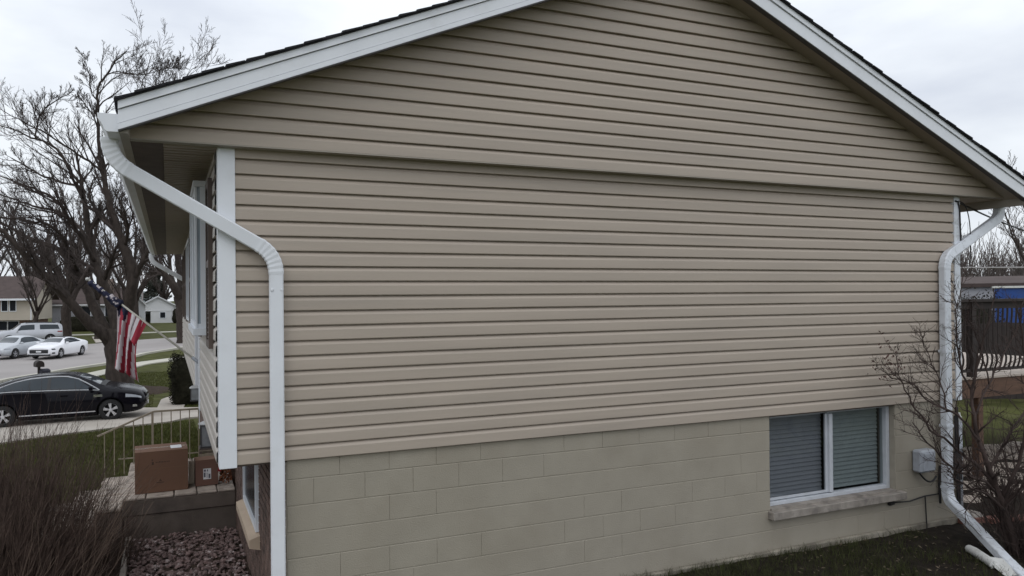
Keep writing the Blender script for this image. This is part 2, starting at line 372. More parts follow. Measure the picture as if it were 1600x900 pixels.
# corner trims
mb = MB(); mb.box(-.004, .108, -.044, -.002, -.018, 2.352); mb.box(-.018, -.0, -.043, .10, -.018, 2.352); mb.build('corner_trim', WHITE, HOUSE, bevel=.004)
mb = MB(); mb.box(XR+.001, XR+.10, -.042, .06, -.02, 2.352); mb.build('corner_trim', WHITE_D, HOUSE, bevel=.004)
# block foundation
OP = (5.33, 7.165, -.972, 0)         # window opening
bw = MB()
for x0, x1, z0, z1 in ((.47, OP[0], -1.9, -.004), (OP[1], 8.2, -1.9, -.004), (OP[0], OP[1], -1.9, OP[2])): bw.box(x0, x1, .0045, .2, z0, z1)
BW = bw.build('block_wall', MORTAR, HOUSE)
zl = [0-.006]+[-.158-.2032*i for i in range(7)]+[-1.9]
for i in range(len(zl)-1):
    z1, z0 = zl[i], zl[i+1]
    if i == len(zl)-2: break
    x0 = 1.2913-.2032*8+(0 if i % 2 == 0 else .2032)-.2032*2
    x = x0
    while x < 8.2:
        vg = random.choice((.0,.0,.0,.0,.0012)); a, b = max(x+vg, .472), min(x+.4064, 8.198); x += .4064
        segs = [(a, b)]
        if z1 > OP[2]+.02: segs = [(max(a, lo), min(b, hi)) for lo, hi in ((-9, OP[0]-.002), (OP[1]+.002, 99))]
        for lo, hi in segs:
            if hi-lo < .03: continue
            mb = MB(); d = random.uniform(-.0002, .0002); za, zb = z0+.003, z1-.0025; c = .0035
            cx_ = .0025 if vg else .00005; P = [(lo,.005,za),(hi,.005,za),(hi,.005,zb),(lo,.005,zb),(lo+cx_,d,za+c),(hi-cx_,d,za+c),(hi-cx_,d,zb-c),(lo+cx_,d,zb-c)]
            mb.add(P, [(4,5,6,7),(0,1,5,4),(1,2,6,5),(2,3,7,6),(3,0,4,7)])
            mb.build('concrete_block', BLOCK, BW)
mb = MB(); mb.box(.5, 8.22, -.028, .2, -1.95, -1.381); mb.build('footing', FOOT, HOUSE, bevel=.008)
mb = MB(); mb.box(.02, XR, .001, 3.0, -.02, -.0025); mb.build('overhang_floor', BROWNWOOD, HOUSE)
# return wall of the back
mb = MB(); mb.box(8.0, XR+.0, .141, HL, -1.9, 2.35); mb.build('back_wall', SIDING, HOUSE)
# front brick wall (lower storey)
bw = MB(); bw.box(.373, .469, .003, 3.14, -1.9, -.025)
BRW = bw.build('brick_wall', BMORT, HOUSE)
mb = MB(); zz = -1.86; row = 0
WY = (.86, 1.98, -.80, -.02)
while zz < -.06:
    y = .006-(.1 if row % 2 else 0)
    while y < 3.13:
        a, b = max(y, .006), min(y+.193, 3.135); y += .203
        if b-a < .03: continue
        if zz+.03 > WY[2] and b > WY[0] and a < WY[1]:
            if a < WY[0]-.03: b = WY[0]-.002
            elif b > WY[1]+.03: a = WY[1]+.002
            else: continue
        d = random.uniform(0, .004); mb.box(.364-d, .374, a, b, zz, zz+.053)
    zz += .0677; row += 1
mb.build('brick', BRICK, BRW, stuff=True)
mb = MB(); 
for y0, y1 in ((.0035, .10), (.104, .2)): pass
zz = -1.86; row = 0
while zz < -.06:                      # end headers on the gable side
    mb.box(.366, .466, -.003, .004, zz, zz+.057); zz += .0677
mb.build('brick', BRICK, BRW, stuff=True)
# lower front window
lw = MB()
for a in ((.335,.385,WY[0],WY[0]+.05,WY[2],WY[3]-.01),(.335,.385,WY[1]-.05,WY[1],WY[2],WY[3]-.01),(.335,.385,WY[0]+.05,WY[1]-.05,WY[2],WY[2]+.05),(.335,.385,WY[0]+.05,WY[1]-.05,WY[3]-.06,WY[3]-.01)): lw.box(*a)
LW = lw.build('window', WHITE_W, HOUSE)
mb = MB(); mb.box(.355, .359, WY[0]+.05, WY[1]-.05, WY[2]+.05, WY[3]-.06); mb.build('pane', DARKW, LW)
mb = MB(); mb.add([(.375,.77,-.80),(.272,.77,-.835),(.272,.77,-.905),(.375,.77,-.93),(.375,2.02,-.80),(.272,2.02,-.835),(.272,2.02,-.905),(.375,2.02,-.93)], [(0,1,2,3),(7,6,5,4),(0,4,5,1),(1,5,6,2),(2,6,7,3),(3,7,4,0)]); mb.build('window_sill', TANSILL, LW)
# front upper walls (siding on the X = 0 plane), near and far sections
def fboard(y0, y1, k, parent):
    mb = MB(); a = [(x+.002, y0, min(k*H+dz, 2.35)) for x, dz in PROFILE]; b = [(x+.002, y1, min(k*H+dz, 2.35)) for x, dz in PROFILE]
    mb.loft([b, a], False); return mb.build('siding_board', SIDING_F, parent)
for y0, y1 in ((.10, 3.0), (4.3, HL)):
    bw = MB(); bw.box(.012, .14, y0 if y0 > 1 else .145, y1, -.012, 2.355); FW = bw.build('front_wall', SIDING_F, HOUSE)
    o = fboard(y0, y1, 0, FW)
    for k in range(1, 20): q = o.copy(); COL.objects.link(q); q.location.z = k*H
    fboard(y0, y1, 20, FW)
mb = MB(); mb.box(.36, .47, 4.3, HL, -2.6, -.03); mb.build('brick_wall', BRICK, HOUSE)
mb = MB(); mb.box(-.04, .13, 3.002, 3.13, -.03, 2.352); mb.build('corner_trim', WHITE, HOUSE, bevel=.004)
mb = MB(); mb.box(-.04, .13, 4.17, 4.298, -.03, 2.352); mb.build('corner_trim', WHITE, HOUSE, bevel=.004)
mb = MB(); mb.box(.50, .6, 3.0, 4.3, -1.5, 2.355); mb.build('entry_wall', SIDING_F, HOUSE)
dr = MB(); dr.box(.46, .499, 3.2, 4.12, -.96, 1.07); DR = dr.build('front_door', WHITE_W, HOUSE)
mb = MB(); mb.lathe([(-.05,.0),(-.05,.028),(-.03,.03),(-.02,.012),(0,.012)], 12, 'x', (.46,3.29,.02)); mb.build('handle', CHROME, DR, smooth=True)
# bay window of the upper front with shutters
wy0, wy1, wx, wz0, wz1 = .92, 2.34, -.145, .985, 2.2
w = MB()
w.box(wx-.02, .01, wy0-.03, wy1+.03, wz0-.06, wz0); w.box(wx-.012, .01, wy0-.02, wy1+.02, wz1, wz1+.05)
for yy in (wy0, wy1-.05): w.box(wx, wx+.02, yy, yy+.05, wz0, wz1); w.box(wx+.045, wx+.097, yy+.004, yy+.046, wz0, wz1); w.box(-.010, .0, yy, yy+.05, wz0, wz1); w.box(wx+.02, wx+.045, yy+.006, yy+.044, wz0, wz0+.04); w.box(wx+.097, -.010, yy+.006, yy+.044, wz0, wz0+.04)
w.box(wx, wx+.045, 1.60, 1.66, wz0, wz1)
for a, b in ((wy0+.05, 1.60), (1.66, wy1-.05)): w.box(wx+.004, wx+.04, a, b, wz0, wz0+.05); w.box(wx+.004, wx+.04, a, b, wz1-.05, wz1)
BAY = w.build('bay_window', WHITE_W, HOUSE, bevel=.003)
for a, b in ((wy0+.05, 1.60), (1.66, wy1-.05)): mb = MB(); mb.box(wx+.02, wx+.024, a, b, wz0+.05, wz1-.05); mb.build('pane', GLASS2, BAY)
mb = MB(); mb.box(wx+.02, wx+.045, wy0+.02, wy0+.024, wz0+.04, wz1); mb.build('pane', mat('curtained_glass', (.36,.42,.48), .2, .05, 4), BAY); mb = MB(); mb.box(wx+.097, -.010, wy0+.02, wy0+.024, wz0+.04, wz1); mb.build('pane', DARKW, BAY)
mb = MB(); mb.box(-.012, -.008, wy0+.03, wy1-.03, wz0, wz1); mb.build('curtain', ROOMM, BAY)
def shutter(y0, y1, z0, z1):
    s_ = MB(); s_.box(-.062, -.024, y0, y0+.05, z0, z1); s_.box(-.062, -.024, y1-.05, y1, z0, z1)
    for z in (z0, (z0+z1)/2-.03, z1-.06): s_.box(-.062, -.024, y0+.05, y1-.05, z, z+.06)
    z = z0+.075
    while z < z1-.08: s_.add([(-.056,y0+.05,z),(-.056,y1-.05,z),(-.03,y1-.05,z+.035),(-.03,y0+.05,z+.035)], [(0,1,2,3)]); z += .04
    return s_.build('shutter', SHUT, HOUSE)
shutter(.42, .84, .84, 2.2); shutter(2.44, 2.84, .84, 2.2)
w = MB(); w.box(-.07, .0, 5.9, 7.6, .9, .95); w.box(-.07, .0, 5.9, 7.6, 2.12, 2.17)
for yy in (5.9, 6.72, 7.55): w.box(-.07, .0, yy, yy+.05, .95, 2.12)
FWN = w.build('window', WHITE_W, HOUSE); mb = MB(); mb.box(-.03,-.026,5.95,7.55,.95,2.12); mb.build('pane', DARKW, FWN)
shutter(5.3, 5.85, .85, 2.2); shutter(7.65, 8.2, .85, 2.2); shutter(9.2, 9.6, .85, 2.2); shutter(11.1, 11.5, .85, 2.2)
# roof
def rake_z(x): return 2.36+SL*((x+.66) if x < RIDX else (8.80-x))
for sgn in (-1, 1):
    def X(d): return RIDX+sgn*d      # d = distance from ridge
    E = 4.73 if sgn < 0 else 4.93
    def zr(d): return rake_z(RIDX)-SL*d
    def prism(lo, hi, y0, y1, d0=0., d1=None):
        d1 = E if d1 is None else d1
        mb = MB(); mb.loft([[(X(d0), y0, zr(d0)+lo), (X(d1), y0, zr(d1)+lo), (X(d1), y0, zr(d1)+hi), (X(d0), y0, zr(d0)+hi)],
                            [(X(d0), y1, zr(d0)+lo), (X(d1), y1, zr(d1)+lo), (X(d1), y1, zr(d1)+hi), (X(d0), y1, zr(d0)+hi)]], True, True); return mb
    OV = -.36
    F = prism(.042, .130, OV, OV+.025).build('rake_fascia', WHITE, HOUSE, fix=True)
    prism(.0, .0385, OV-.004, OV+.022).build('fascia_lip', WHITE, F, fix=True)
    prism(.136, .188, OV-.014, OV+.024).build('shingle_mould', WHITE, F, fix=True)
    prism(.010, .185, OV+.0255, OV+.03).build('fascia_backing', LANT, F, fix=True)
    prism(-.010, -.002, OV-.004, OV+.05).build('fascia_return', LANT, F, fix=True)
    prism(.036, .046, OV+.031, -.0).build('rake_soffit', SOFFIT, HOUSE, fix=True)
    prism(.08, .188, OV+.031, HL+.3).build('roof', BROWNWOOD, HOUSE, fix=True)
    prism(.189, .204, OV-.03, HL+.33, 0, E+.02).build('starter_course', SHINGLE, HOUSE, fix=True)
    mb = MB(); d = E+.03; step = .14
    yy = [OV-.035+.31*j for j in range(45)]+[HL+.34]
    while d > -.02:
        d0, d1 = max(d-step, -.01), d
        jit = [random.uniform(-.012, .012) for _ in yy]; h0 = .203; lift = random.uniform(0, .004); o0 = random.uniform(-.012, .004)
        top = [(X(d0), y+(o0 if j == 0 else 0), zr(d0)+h0+.004) for j, y in enumerate(yy)]
        bot = [(X(d1+jit[j]), y+(o0 if j == 0 else 0), zr(d1+jit[j])+h0+.010+lift) for j, y in enumerate(yy)]
        und = [(p[0], p[1], p[2]-.016) for p in bot]; ut = [(p[0], p[1], p[2]-.01) for p in top]
        mb.loft([top, bot, und, ut], False)
        mb.add([top[0], bot[0], und[0], ut[0]], [(0,1,2,3)])
        d -= step
    mb.build('shingle', SHINGLE, HOUSE, stuff=True)
# front eave: soffit panels, dark brown outer strip, fascia, gutter
mb = MB(); mb.box(-.60, -.386, -.047, HL+.2, 2.350, 2.358); ES = mb.build('eave_soffit', BROWNWOOD, HOUSE)
first = None
for j in range(43):
    y0 = -.045+.305*j
    if first is None:
        mb = MB(); mb.box(-.384, -.018, y0+.004, y0+.301, 2.349, 2.357)
        for q in range(3): mb.box(-.384, -.018, y0+.02+q*.095, y0+.085+q*.095, 2.344, 2.349)
        first = mb.build('soffit_panel', SOFFIT, ES)
    else: o = first.copy(); COL.objects.link(o); o.location.y = .305*j
mb = MB(); mb.box(-.655, -.60, -.325, HL+.3, 2.345, 2.50); mb.build('eave_fascia', TAUPE, HOUSE)
mb = MB(); mb.box(8.94, 8.999, -.325, HL+.3, 2.255, 2.42); mb.build('eave_fascia', TAUPE, HOUSE)
mb = MB(); mb.box(XR+.101, 8.94, -.047, HL+.2, 2.345, 2.358); mb.build('eave_soffit', SOFFIT, HOUSE)
def gutter(x, s, zg):
    K = [(0,.118),(0,0),(-.075,0),(-.085,.012),(-.105,.055),(-.128,.085),(-.13,.118),(-.124,.118),(-.122,.09),(-.1,.06),(-.07,.006),(-.006,.006),(-.006,.118)]
    g = MB(); g.loft([[(x+s*p, y, zg+q) for p, q in K] for y in (-.332, HL+.3)], True, False)
    G = g.build('gutter', WHITE, HOUSE, fix=True)
    for y in (-.335, HL+.3):
        g = MB(); P = [(0,.118),(0,0),(-.075,0),(-.085,.012),(-.105,.055),(-.128,.085),(-.13,.118)]
        g.loft([[(x+s*p, y, zg+q) for p, q in P], [(x+s*p, y+.003, zg+q) for p, q in P]], True, True); g.build('end_cap', WHITE, G, fix=True)
    return G
gutter(-.656, 1, 2.350); gutter(9.001, -1, 2.262)
def bez(a, b, c, n):
    a, b, c = Vector(a), Vector(b), Vector(c)
    return [a*(1-t)**2+b*2*t*(1-t)+c*t*t for t in [i/n for i in range(n+1)]]
def duct(name, pts, corners, hw, hd, side, m, parent, r=.10, n=14, crimp=.045):
    """pts polyline; corners crimped elbows. Returns the straight run object with elbow children."""
    P = [Vector(p) for p in pts]; cuts = []
    for i in range(1, len(P)-1):
        a = P[i]+(P[i-1]-P[i]).normalized()*r; b = P[i]+(P[i+1]-P[i]).normalized()*r; cuts.append((a, b))
    segs = []; cur = P[0]
    for a, b in cuts: segs.append((cur, a)); cur = b
    segs.append((cur, P[-1]))
    mb = MB()
    for a, b in segs: mb.sweep([a, lerp(a, b, .5), b], hw, hd, side)
    D = mb.build(name, m, parent)
    for i, (a, b) in enumerate(cuts):
        e = MB(); pp = bez(a+(a-P[i+1]).normalized()*.03, P[i+1], b+(b-P[i+1]).normalized()*.03, n)
        e.sweep(pp, hw, hd, side, [1.04+(crimp if k % 2 else -.01) for k in range(n+1)]); e.build('elbow', m, D)
    return D
# downspouts
dl = duct('downspout', [(-.733,-.055,2.36),(-.733,-.055,2.215),(.395,-.085,1.565),(.395,-.085,-1.42)], 2, .052, .038, (1,-.08,0), WHITE, HOUSE, .12)
for x in (.360, .430):
    mb = MB(); mb.lathe([(-.006,0),(-.006,.008),(0,.012)], 8, 'y', (x,-.124,1.30)); mb.build('rivet', WHITE, dl)
for zc in (-.62, .75):
    pass
drt = duct('downspout', [(9.07,.02,2.30),(9.07,.02,2.15),(7.90,-.085,1.63),(7.90,-.085,-1.12),(7.16,-1.20,-1.43),(6.9,-1.55,-1.47)], 2, .052, .040, (1,.0,0), WHITE_D, HOUSE, .10, 12, .02)
for zc in (.55, -.3, -1.0):
    mb = MB(); mb.box(7.840, 7.960, -.129, -.04, zc, zc+.03); mb.build('strap', WHITE_D, drt)
# far front downspout at the other end
duct('downspout', [(-.735,HL+.12,2.37),(-.735,HL+.12,2.18),(.39,HL+.10,1.50),(.39,HL+.10,-2.0)], 2, .052, .038, (1,0,0), WHITE, HOUSE, .1)
# basement window
fy = .062
w = MB(); x0, x1, z0, z1 = OP[0]+.004, OP[1]-.004, -.952, -.012
for a in ((x0,x0+.045,z0,z1),(x1-.05,x1,z0,z1),(x0+.045,x1-.05,z0,z0+.04),(x0+.045,x1-.05,z1-.03,z1)): w.box(a[0], a[1], fy, fy+.08, a[2], a[3])
w.box(6.235, 6.285, fy-.004, fy+.06, z0+.05, z1-.045)
BWN = w.build('basement_window', ALU, HOUSE, bevel=.004)
mb = MB(); 
for a in ((x0+.05,x0+.075),(6.205,6.235)): mb.box(a[0], a[1], fy+.022, fy+.045, z0+.05, z1-.045)
mb.box(x0+.075, 6.205, fy+.022, fy+.045, z0+.05, z0+.075); mb.build('sash', ALU, BWN)
mb = MB(); mb.add([(x0+.075,fy+.033,z0+.075),(6.205,fy+.033,z0+.075),(6.205,fy+.033,z1-.045),(x0+.075,fy+.033,z1-.045)], [(0,1,2,3)]); mb.build('pane', GLASS, BWN)
mb = MB(); mb.add([(6.285,fy+.046,z0+.05),(x1-.05,fy+.046,z0+.05),(x1-.05,fy+.046,z1-.045),(6.285,fy+.046,z1-.045)], [(0,1,2,3)]); mb.build('pane', GLASSR, BWN)
bx0 = {0: (x0+.08, 6.225), 1: (6.33, 7.085)}
for s_, (a, b) in bx0.items():
    firstb = None
    for k in range(19):
        if firstb is None:
            mb = MB(); mb.add([(a,fy+.09,z0+.06),(b,fy+.09,z0+.06),(b,fy+.104,z0+.106),(a,fy+.104,z0+.106),(a,fy+.093,z0+.058),(b,fy+.093,z0+.058),(b,fy+.107,z0+.105),(a,fy+.107,z0+.105)], [(0,1,2,3),(7,6,5,4),(0,4,5,1),(1,5,6,2),(2,6,7,3),(3,7,4,0)])
            firstb = mb.build('blind_slat', BLIND, BWN)
        else: o = firstb.copy(); COL.objects.link(o); o.location.z = .0465*k; o.location.y = random.uniform(-.001,.001)
mb = MB(); mb.box(4.6, 7.9, .5, .52, -1.6, -.03); mb.box(4.6, 4.62, .2, .5, -1.6, -.03); mb.box(7.88, 7.9, .2, .5, -1.6, -.03); mb.box(4.6, 7.9, .2, .5, -1.62, -1.6); mb.box(4.6,7.9,.2,.5,-.03,-.01); mb.build('room_wall', ROOMM, BWN)
mb = MB(); mb.cbox(OP[0]-.03, OP[1]+.09, -.075, .06, -1.055, -.974, .006); mb.box(OP[0], OP[1], -.02, .075, -.974, -.953); mb.build('window_sill', SILL, BWN)
# utility fittings on the wall
ub = MB(); ub.cbox(7.425, 7.675, -.115, -.002, -.78, -.53, .02); ub.box(7.45, 7.65, -.122, -.112, -.755, -.56)
UB = ub.build('utility_box', GALV, HOUSE); mb = MB(); mb.cbox(7.46,7.60,-.132,-.121,-.62,-.56,.008); mb.build('cover', GALV, UB)
mb = MB(); mb.tube(bez((7.5,-.03,-.78),(7.6,-.09,-.98),(7.78,-.04,-.86),10), .010, 6); mb.tube([(7.86,-.03,-.75),(7.84,-.035,-.95),(7.86,-.03,-1.18)], .013, 6); mb.tube([(7.84,-.03,-1.07),(7.6,-.03,-1.07),(7.35,-.03,-1.10),(7.12,-.02,-1.09)], .008, 6); mb.tube([(7.10,-.02,-1.09),(7.03,-.025,-1.095)],.022,6); mb.tube([(7.62,-.02,-1.08),(7.63,-.03,-1.48)], .007, 5); mb.build('cable', CABLE, UB)
mb = MB(); mb.lathe([(0,.0),(0,.03),(.05,.03),(.05,0)], 10, 'y', (7.90,-.085,-1.06)); mb.build('drain_cap', PVC, UB)
cd = MB(); cd.tube([(8.29,.03,-1.62),(8.29,.03,-.28)], .034, 10); CD = cd.build('conduit', GALV, HOUSE, smooth=True)
mb = MB(); mb.lathe([(0,.036),(.04,.036),(.07,.02),(.10,.018),(.10,0)], 10, 'z', (8.29,.03,-.28)); mb.build('cap', PVC, CD)
mb = MB(); mb.tube([(8.19,-.01,-.1),(8.2,-.02,-1.0),(8.22,-.01,-1.5)], .018, 8); mb.tube([(8.15,-.02,-.2),(8.17,-.03,-1.3)], .012, 6); mb.box(8.13,8.25,-.03,-.0,-.95,-.62); mb.build('cable', CABLE, CD)
wr = MB(); pts = [Vector((8.16,-.05,2.30)).lerp(Vector((26,6.0,3.4)), t) - Vector((0,0,1.0*4*t*(1-t)*.6)) for t in [i/30 for i in range(31)]]
wr.tube(pts, .011, 5); tag(wr.build('service_cable', CABLE), 'black service cable running from the house corner over the yard', 'cable')
mb = MB(); mb.tube([(8.20,-.05,2.30),(8.23,-.05,2.2),(8.25,-.05,1.7)], .008, 5); mb.tube(bez((8.2,-.05,2.3),(8.48,-.05,2.32),(8.40,-.05,1.55),12), .006, 5); mb.build('cable', CABLE, HOUSE)
# wall lamp on the entry trim
wl = MB(); wl.box(-.13,-.02,3.19,3.29,.06,.075); WLP = thing('wall_lamp', 'grey box shaped wall lamp on the white trim beside the front entry', 'lamp', (-.075,3.24,.14))
mb = MB(); mb.cbox(-.048,.048,-.045,.045,-.075,.065,.006); mb.build('lamp_glass', LANTG, WLP)
mb = MB(); mb.add([(-.06,-.06,.066),(.06,-.06,.066),(.06,.06,.066),(-.06,.06,.066),(-.03,-.03,.09),(.03,-.03,.09),(.03,.03,.09),(-.03,.03,.09)], [(0,3,2,1),(4,5,6,7),(0,1,5,4),(1,2,6,5),(2,3,7,6),(3,0,4,7)]); mb.build('cap', LANTC, WLP)
mb = MB(); mb.box(-.052,.052,-.05,.05,-.086,-.076)
for a in (-.05,.042):
    for b in (-.048,.040): mb.box(a, a+.008, b, b+.008, -.076, .066)
mb.box(.048,.075,-.02,.02,-.05,.05); mb.build('frame', LANT, WLP)
# ------------------------------------------------------------------ stoop, steps, railing
ST = thing('stoop', 'low dark concrete entry stoop under the parcels with stone steps', 'stoop', (-.25,3.9,-1.45))
def at_(mb, name, m, P, **k):
    return mb.build(name, m, P, loc=None, **k)
def shift(mb, o):
    mb.v = [(p[0]-o[0], p[1]-o[1], p[2]-o[2]) for p in mb.v]; return mb
so_ = (-.25,3.9,-1.45)
mb = MB(); mb.cbox(-.845,.362,3.10,5.0,-1.17,-.995,.012); shift(mb, so_).build('slab', CONC_D, ST)
mb = MB(); mb.box(-.825,.36,3.115,4.98,-1.7,-1.172); shift(mb, so_).build('base', CONC_D, ST)
random.seed(11)
x = -.85
while x < .30:
    y = 3.09
    wdt = random.uniform(.2,.3)
    while y < 4.95:
        d = random.uniform(.18,.32)
        mb = MB(); mb.cbox(x+.006, min(x+wdt,.36)-.006, y+.006, min(y+d,5.0)-.006, -.998, -.972+random.uniform(-.004,.006), .008); shift(mb, so_).build('stone', PALEST, ST); y += d
    x += wdt
for (xa, xb, zt) in ((-1.14,-.86,-1.10),(-1.45,-1.15,-1.25),(-1.78,-1.46,-1.38)):
    mb = MB(); mb.box(xa,xb,3.28,4.85,-1.8,zt-.04); shift(mb, so_).build('step', CONC_D, ST)
    y = 3.26
    while y < 4.8:
        d = random.uniform(.13,.26); mb = MB(); w2 = random.uniform(.0,.04)
        mb.cbox(xa-.03+w2, xb+.002, y+.005, y+d-.006, zt-.045, zt+random.uniform(-.018,.014), .014); shift(mb, so_).build('stone', PALEST, ST); y += d
RL = thing('stair_railing', 'tan iron railing with thin balusters on the far edge of the stoop', 'railing', (-.3,4.93,-1.0))
ro = (-.3,4.93,-1.0)
top = [(.33,4.93,-.285),(-.55,4.93,-.285),(-1.24,4.93,-.57)]
def rz(x):
    return pl([(p[0], p[2]) for p in top[::-1]], x)
mb = MB(); mb.sweep([top[0], top[1]], .016, .012, (0,1,0)); mb.sweep(top[1:], .016, .012, (0,1,0)); shift(mb, ro).build('handrail', RAILM, RL)
x = .26; i = 0
while x > -1.22:
    post = i in (1, 7); h = .014 if post else .0065
    zb = -.98 if x > -.86 else (-1.10 if x > -1.14 else (-1.25 if x > -1.45 else -1.38))
    mb = MB(); mb.box(x-h, x+h, 4.93-h, 4.93+h, zb, rz(x)-.008); shift(mb, ro).build('post' if post else 'baluster', RAILM, RL); x -= .118; i += 1
mb = MB(); mb.box(-.99,.3,4.922,4.938,-.90,-.885); shift(mb, ro).build('lower_rail', RAILM, RL)
# parcels
BX = thing('cardboard_box', 'large brown cardboard carton with a white label on top, on the stoop', 'box', (-.445,3.46,-.966), R(2))
bw_, bd_, bh_ = .283, .21, .465
mb = MB(); mb.cbox(-bw_,bw_,-bd_,bd_,0,bh_,.004); B0 = mb.build('carton', CARD, BX)
for s_ in (-1, 1):
    mb = MB(); mb.cbox(-bw_-.001,bw_+.001, -bd_-.001 if s_ < 0 else .002, -.002 if s_ < 0 else bd_+.001, bh_+.001, bh_+.006, .002); mb.build('flap', CARD, BX)
mb = MB(); mb.box(-bw_-.002,bw_+.002,-.028,.028,bh_+.0065,bh_+.0075); mb.box(-bw_-.002,bw_+.002,-bd_-.0018,-bd_-.0006,.272,.276); mb.build('tape', TAPE, BX)
mb = MB(); mb.box(.10,.22,-.12,.06,bh_+.0078,bh_+.009); mb.build('label', LABEL, BX)
mb = MB(); y = -bd_-.0012
mb.box(-.105,-.085,y,y+.001,.318,.352)
mb.box(-.107,-.093,y,y+.001,.365,.38)
for i in range(9):
    hh = random.choice((.010,.013,.016)); mb.box(-.065+i*.017,-.065+i*.017+.011,y,y+.001,.338,.338+hh)
mb.add([(-.03,y,.125),(.0,y,.125),(-.015,y,.155)], [(0,1,2)]); mb.add([(-.06,y,.108),(.02,y,.108),(.02,y,.117),(-.06,y,.117)], [(0,1,2,3)])
mb.build('print', CARD_D, BX)
B2 = thing('small_cardboard_box', 'small reddish cardboard box with a white shipping label, on the stoop by the wall', 'box', (.05,3.44,-.966), R(3))
mb = MB(); mb.cbox(-.127,.127,-.10,.10,0,.30,.003); mb.build('carton', CARD2, B2)
mb = MB(); mb.cbox(-.128,.128,-.101,.101,.3005,.305,.002); mb.build('flap', CARD, B2)
mb = MB(); mb.box(-.042,.046,-.1015,-.1004,.075,.20); LB = mb.build('label', LABEL, B2)
mb = MB()
for a in ((-.035,-.012,.165,.190),(-.036,-.016,.10,.155),(.018,.038,.085,.135),(.0,.012,.165,.19)): mb.box(a[0],a[1],-.1025,-.1014,a[2],a[3])
for i in range(5): mb.box(-.008,.014,-.1025,-.1014,.095+i*.012,.099+i*.012)
mb.build('print', INK, LB)
mb = MB(); mb.cbox(-.145,-.078,3.50,3.53,-.968,-.70,.003); tag(mb.build('wood_plank', mat('pale_board', (.60,.50,.39), .7, .1, 8)), 'narrow pale board standing upright between the two boxes', 'board')
WR = thing('autumn_garland', 'bundle of dry orange leaves with a red ribbon against the brick wall', 'decoration', (.27,3.40,-.968))
mb = MB(); random.seed(5)
for i in range(420):
    a = random.uniform(0,6.28); h = random.random(); rr = .10*(1-h*.75)*random.random()**.5
    p = Vector((rr*math.cos(a)*.9, rr*math.sin(a), .02+h*.26)); n_ = Vector((random.gauss(0,1),random.gauss(0,1),random.gauss(0,1))).normalized(); t_ = n_.orthogonal().normalized(); b_ = n_.cross(t_); s_ = random.uniform(.012,.026)
    mb.add([p-t_*s_, p-b_*s_*.5, p+t_*s_, p+b_*s_*.5], [(0,1,2,3)])
mb.build('leaves', ORANGE, WR, stuff=True)
mb = MB()
for a in (-.5,.6,2.2): mb.sweep(bez((-.02,-.05,.27),(-.02+.10*math.cos(a),-.09,.30+.07*math.sin(a)),(-.05,-.06,.33),8), .022, .003, (0,.3,1))
mb.sweep(bez((-.03,-.06,.29),(-.07,-.1,.22),(-.08,-.09,.16),6), .02, .003, (1,0,0)); mb.build('ribbon', REDF, WR)
# lantern on a slatted stand
SD = thing('plant_stand', 'dark slatted wooden stand under the lantern by the entry', 'stand', (.10,4.15,-.968))
for a in (-.085,.085):
    for b in (-.085,.085): mb = MB(); mb.box(a-.012,a+.012,b-.012,b+.012,0,.28); mb.build('leg', BROWNWOOD, SD)
for z in (.06,.13,.20,.265):
    mb = MB(); mb.box(-.1,.1,-.10,-.086,z,z+.03); mb.build('slat', RAILM, SD); mb = MB(); mb.box(-.1,.1,.086,.10,z,z+.03); mb.build('slat', RAILM, SD)
mb = MB(); mb.box(-.105,.105,-.105,.105,.281,.296); mb.build('top', BROWNWOOD, SD)
LN = thing('lantern', 'tall dark metal lantern with a pale cap on the slatted stand', 'lantern', (.10,4.15,-.671))
mb = MB(); mb.box(-.09,.09,-.09,.09,0,.02); mb.box(-.088,.088,-.088,.088,.28,.295)
for a in (-.085,.073):
    for b in (-.085,.073): mb.box(a,a+.012,b,b+.012,.02,.28)
mb.build('frame', LANT, LN); mb = MB(); mb.box(-.074,.074,-.074,.074,.021,.279); mb.build('lantern_glass', LANTG, LN)
mb = MB(); mb.lathe([(.296,.115),(.31,.11),(.345,.03),(.36,.03),(.36,0)], 4, 'z'); mb.build('cap', LANTC, LN)
mb = MB(); mb.lathe([(0,.012),(.05,.013),(.06,.006),(.08,.006),(.08,0)], 10, 'z', (-.04,3.75,-.968)); tag(mb.build('white_bottle', LABEL, smooth=False), 'small white bottle on the stoop behind the small box', 'bottle')
# ------------------------------------------------------------------ gravel bed
random.seed(21)
ico = bmesh.new(); bmesh.ops.create_icosphere(ico, subdivisions=1, radius=1); ico.verts.index_update()
IV = [v.co.copy() for v in ico.verts]; IF = [[v.index for v in q.verts] for q in ico.faces]; ico.free()
mb = MB()
for i in range(3300):
    x = random.uniform(-.74,.35); y = random.uniform(-.9,3.07); s_ = random.uniform(.012,.034)
    z = gz(x,y)+.03+random.uniform(-.012,.022); rot = Matrix.Rotation(random.uniform(0,6.3),3,'Z')@Matrix.Rotation(random.uniform(-.6,.6),3,'X'); sc = Vector((s_*random.uniform(.8,1.4), s_*random.uniform(.7,1.1), s_*random.uniform(.45,.8)))
    mb.add([rot@Vector((v.x*sc.x*random.uniform(.7,1.15), v.y*sc.y*random.uniform(.7,1.15), v.z*sc.z*random.uniform(.8,1.1)))+Vector((x,y,z)) for v in IV], IF)
tag(mb.build('gravel', STONE, smooth=False), kind='stuff')
ED = MB(); ED.cbox(-.80,-.745,-.9,2.95,-1.6,-1.335,.008); tag(ED.build('bed_edging', CONC), 'narrow concrete edging along the left side of the gravel bed', 'edging')
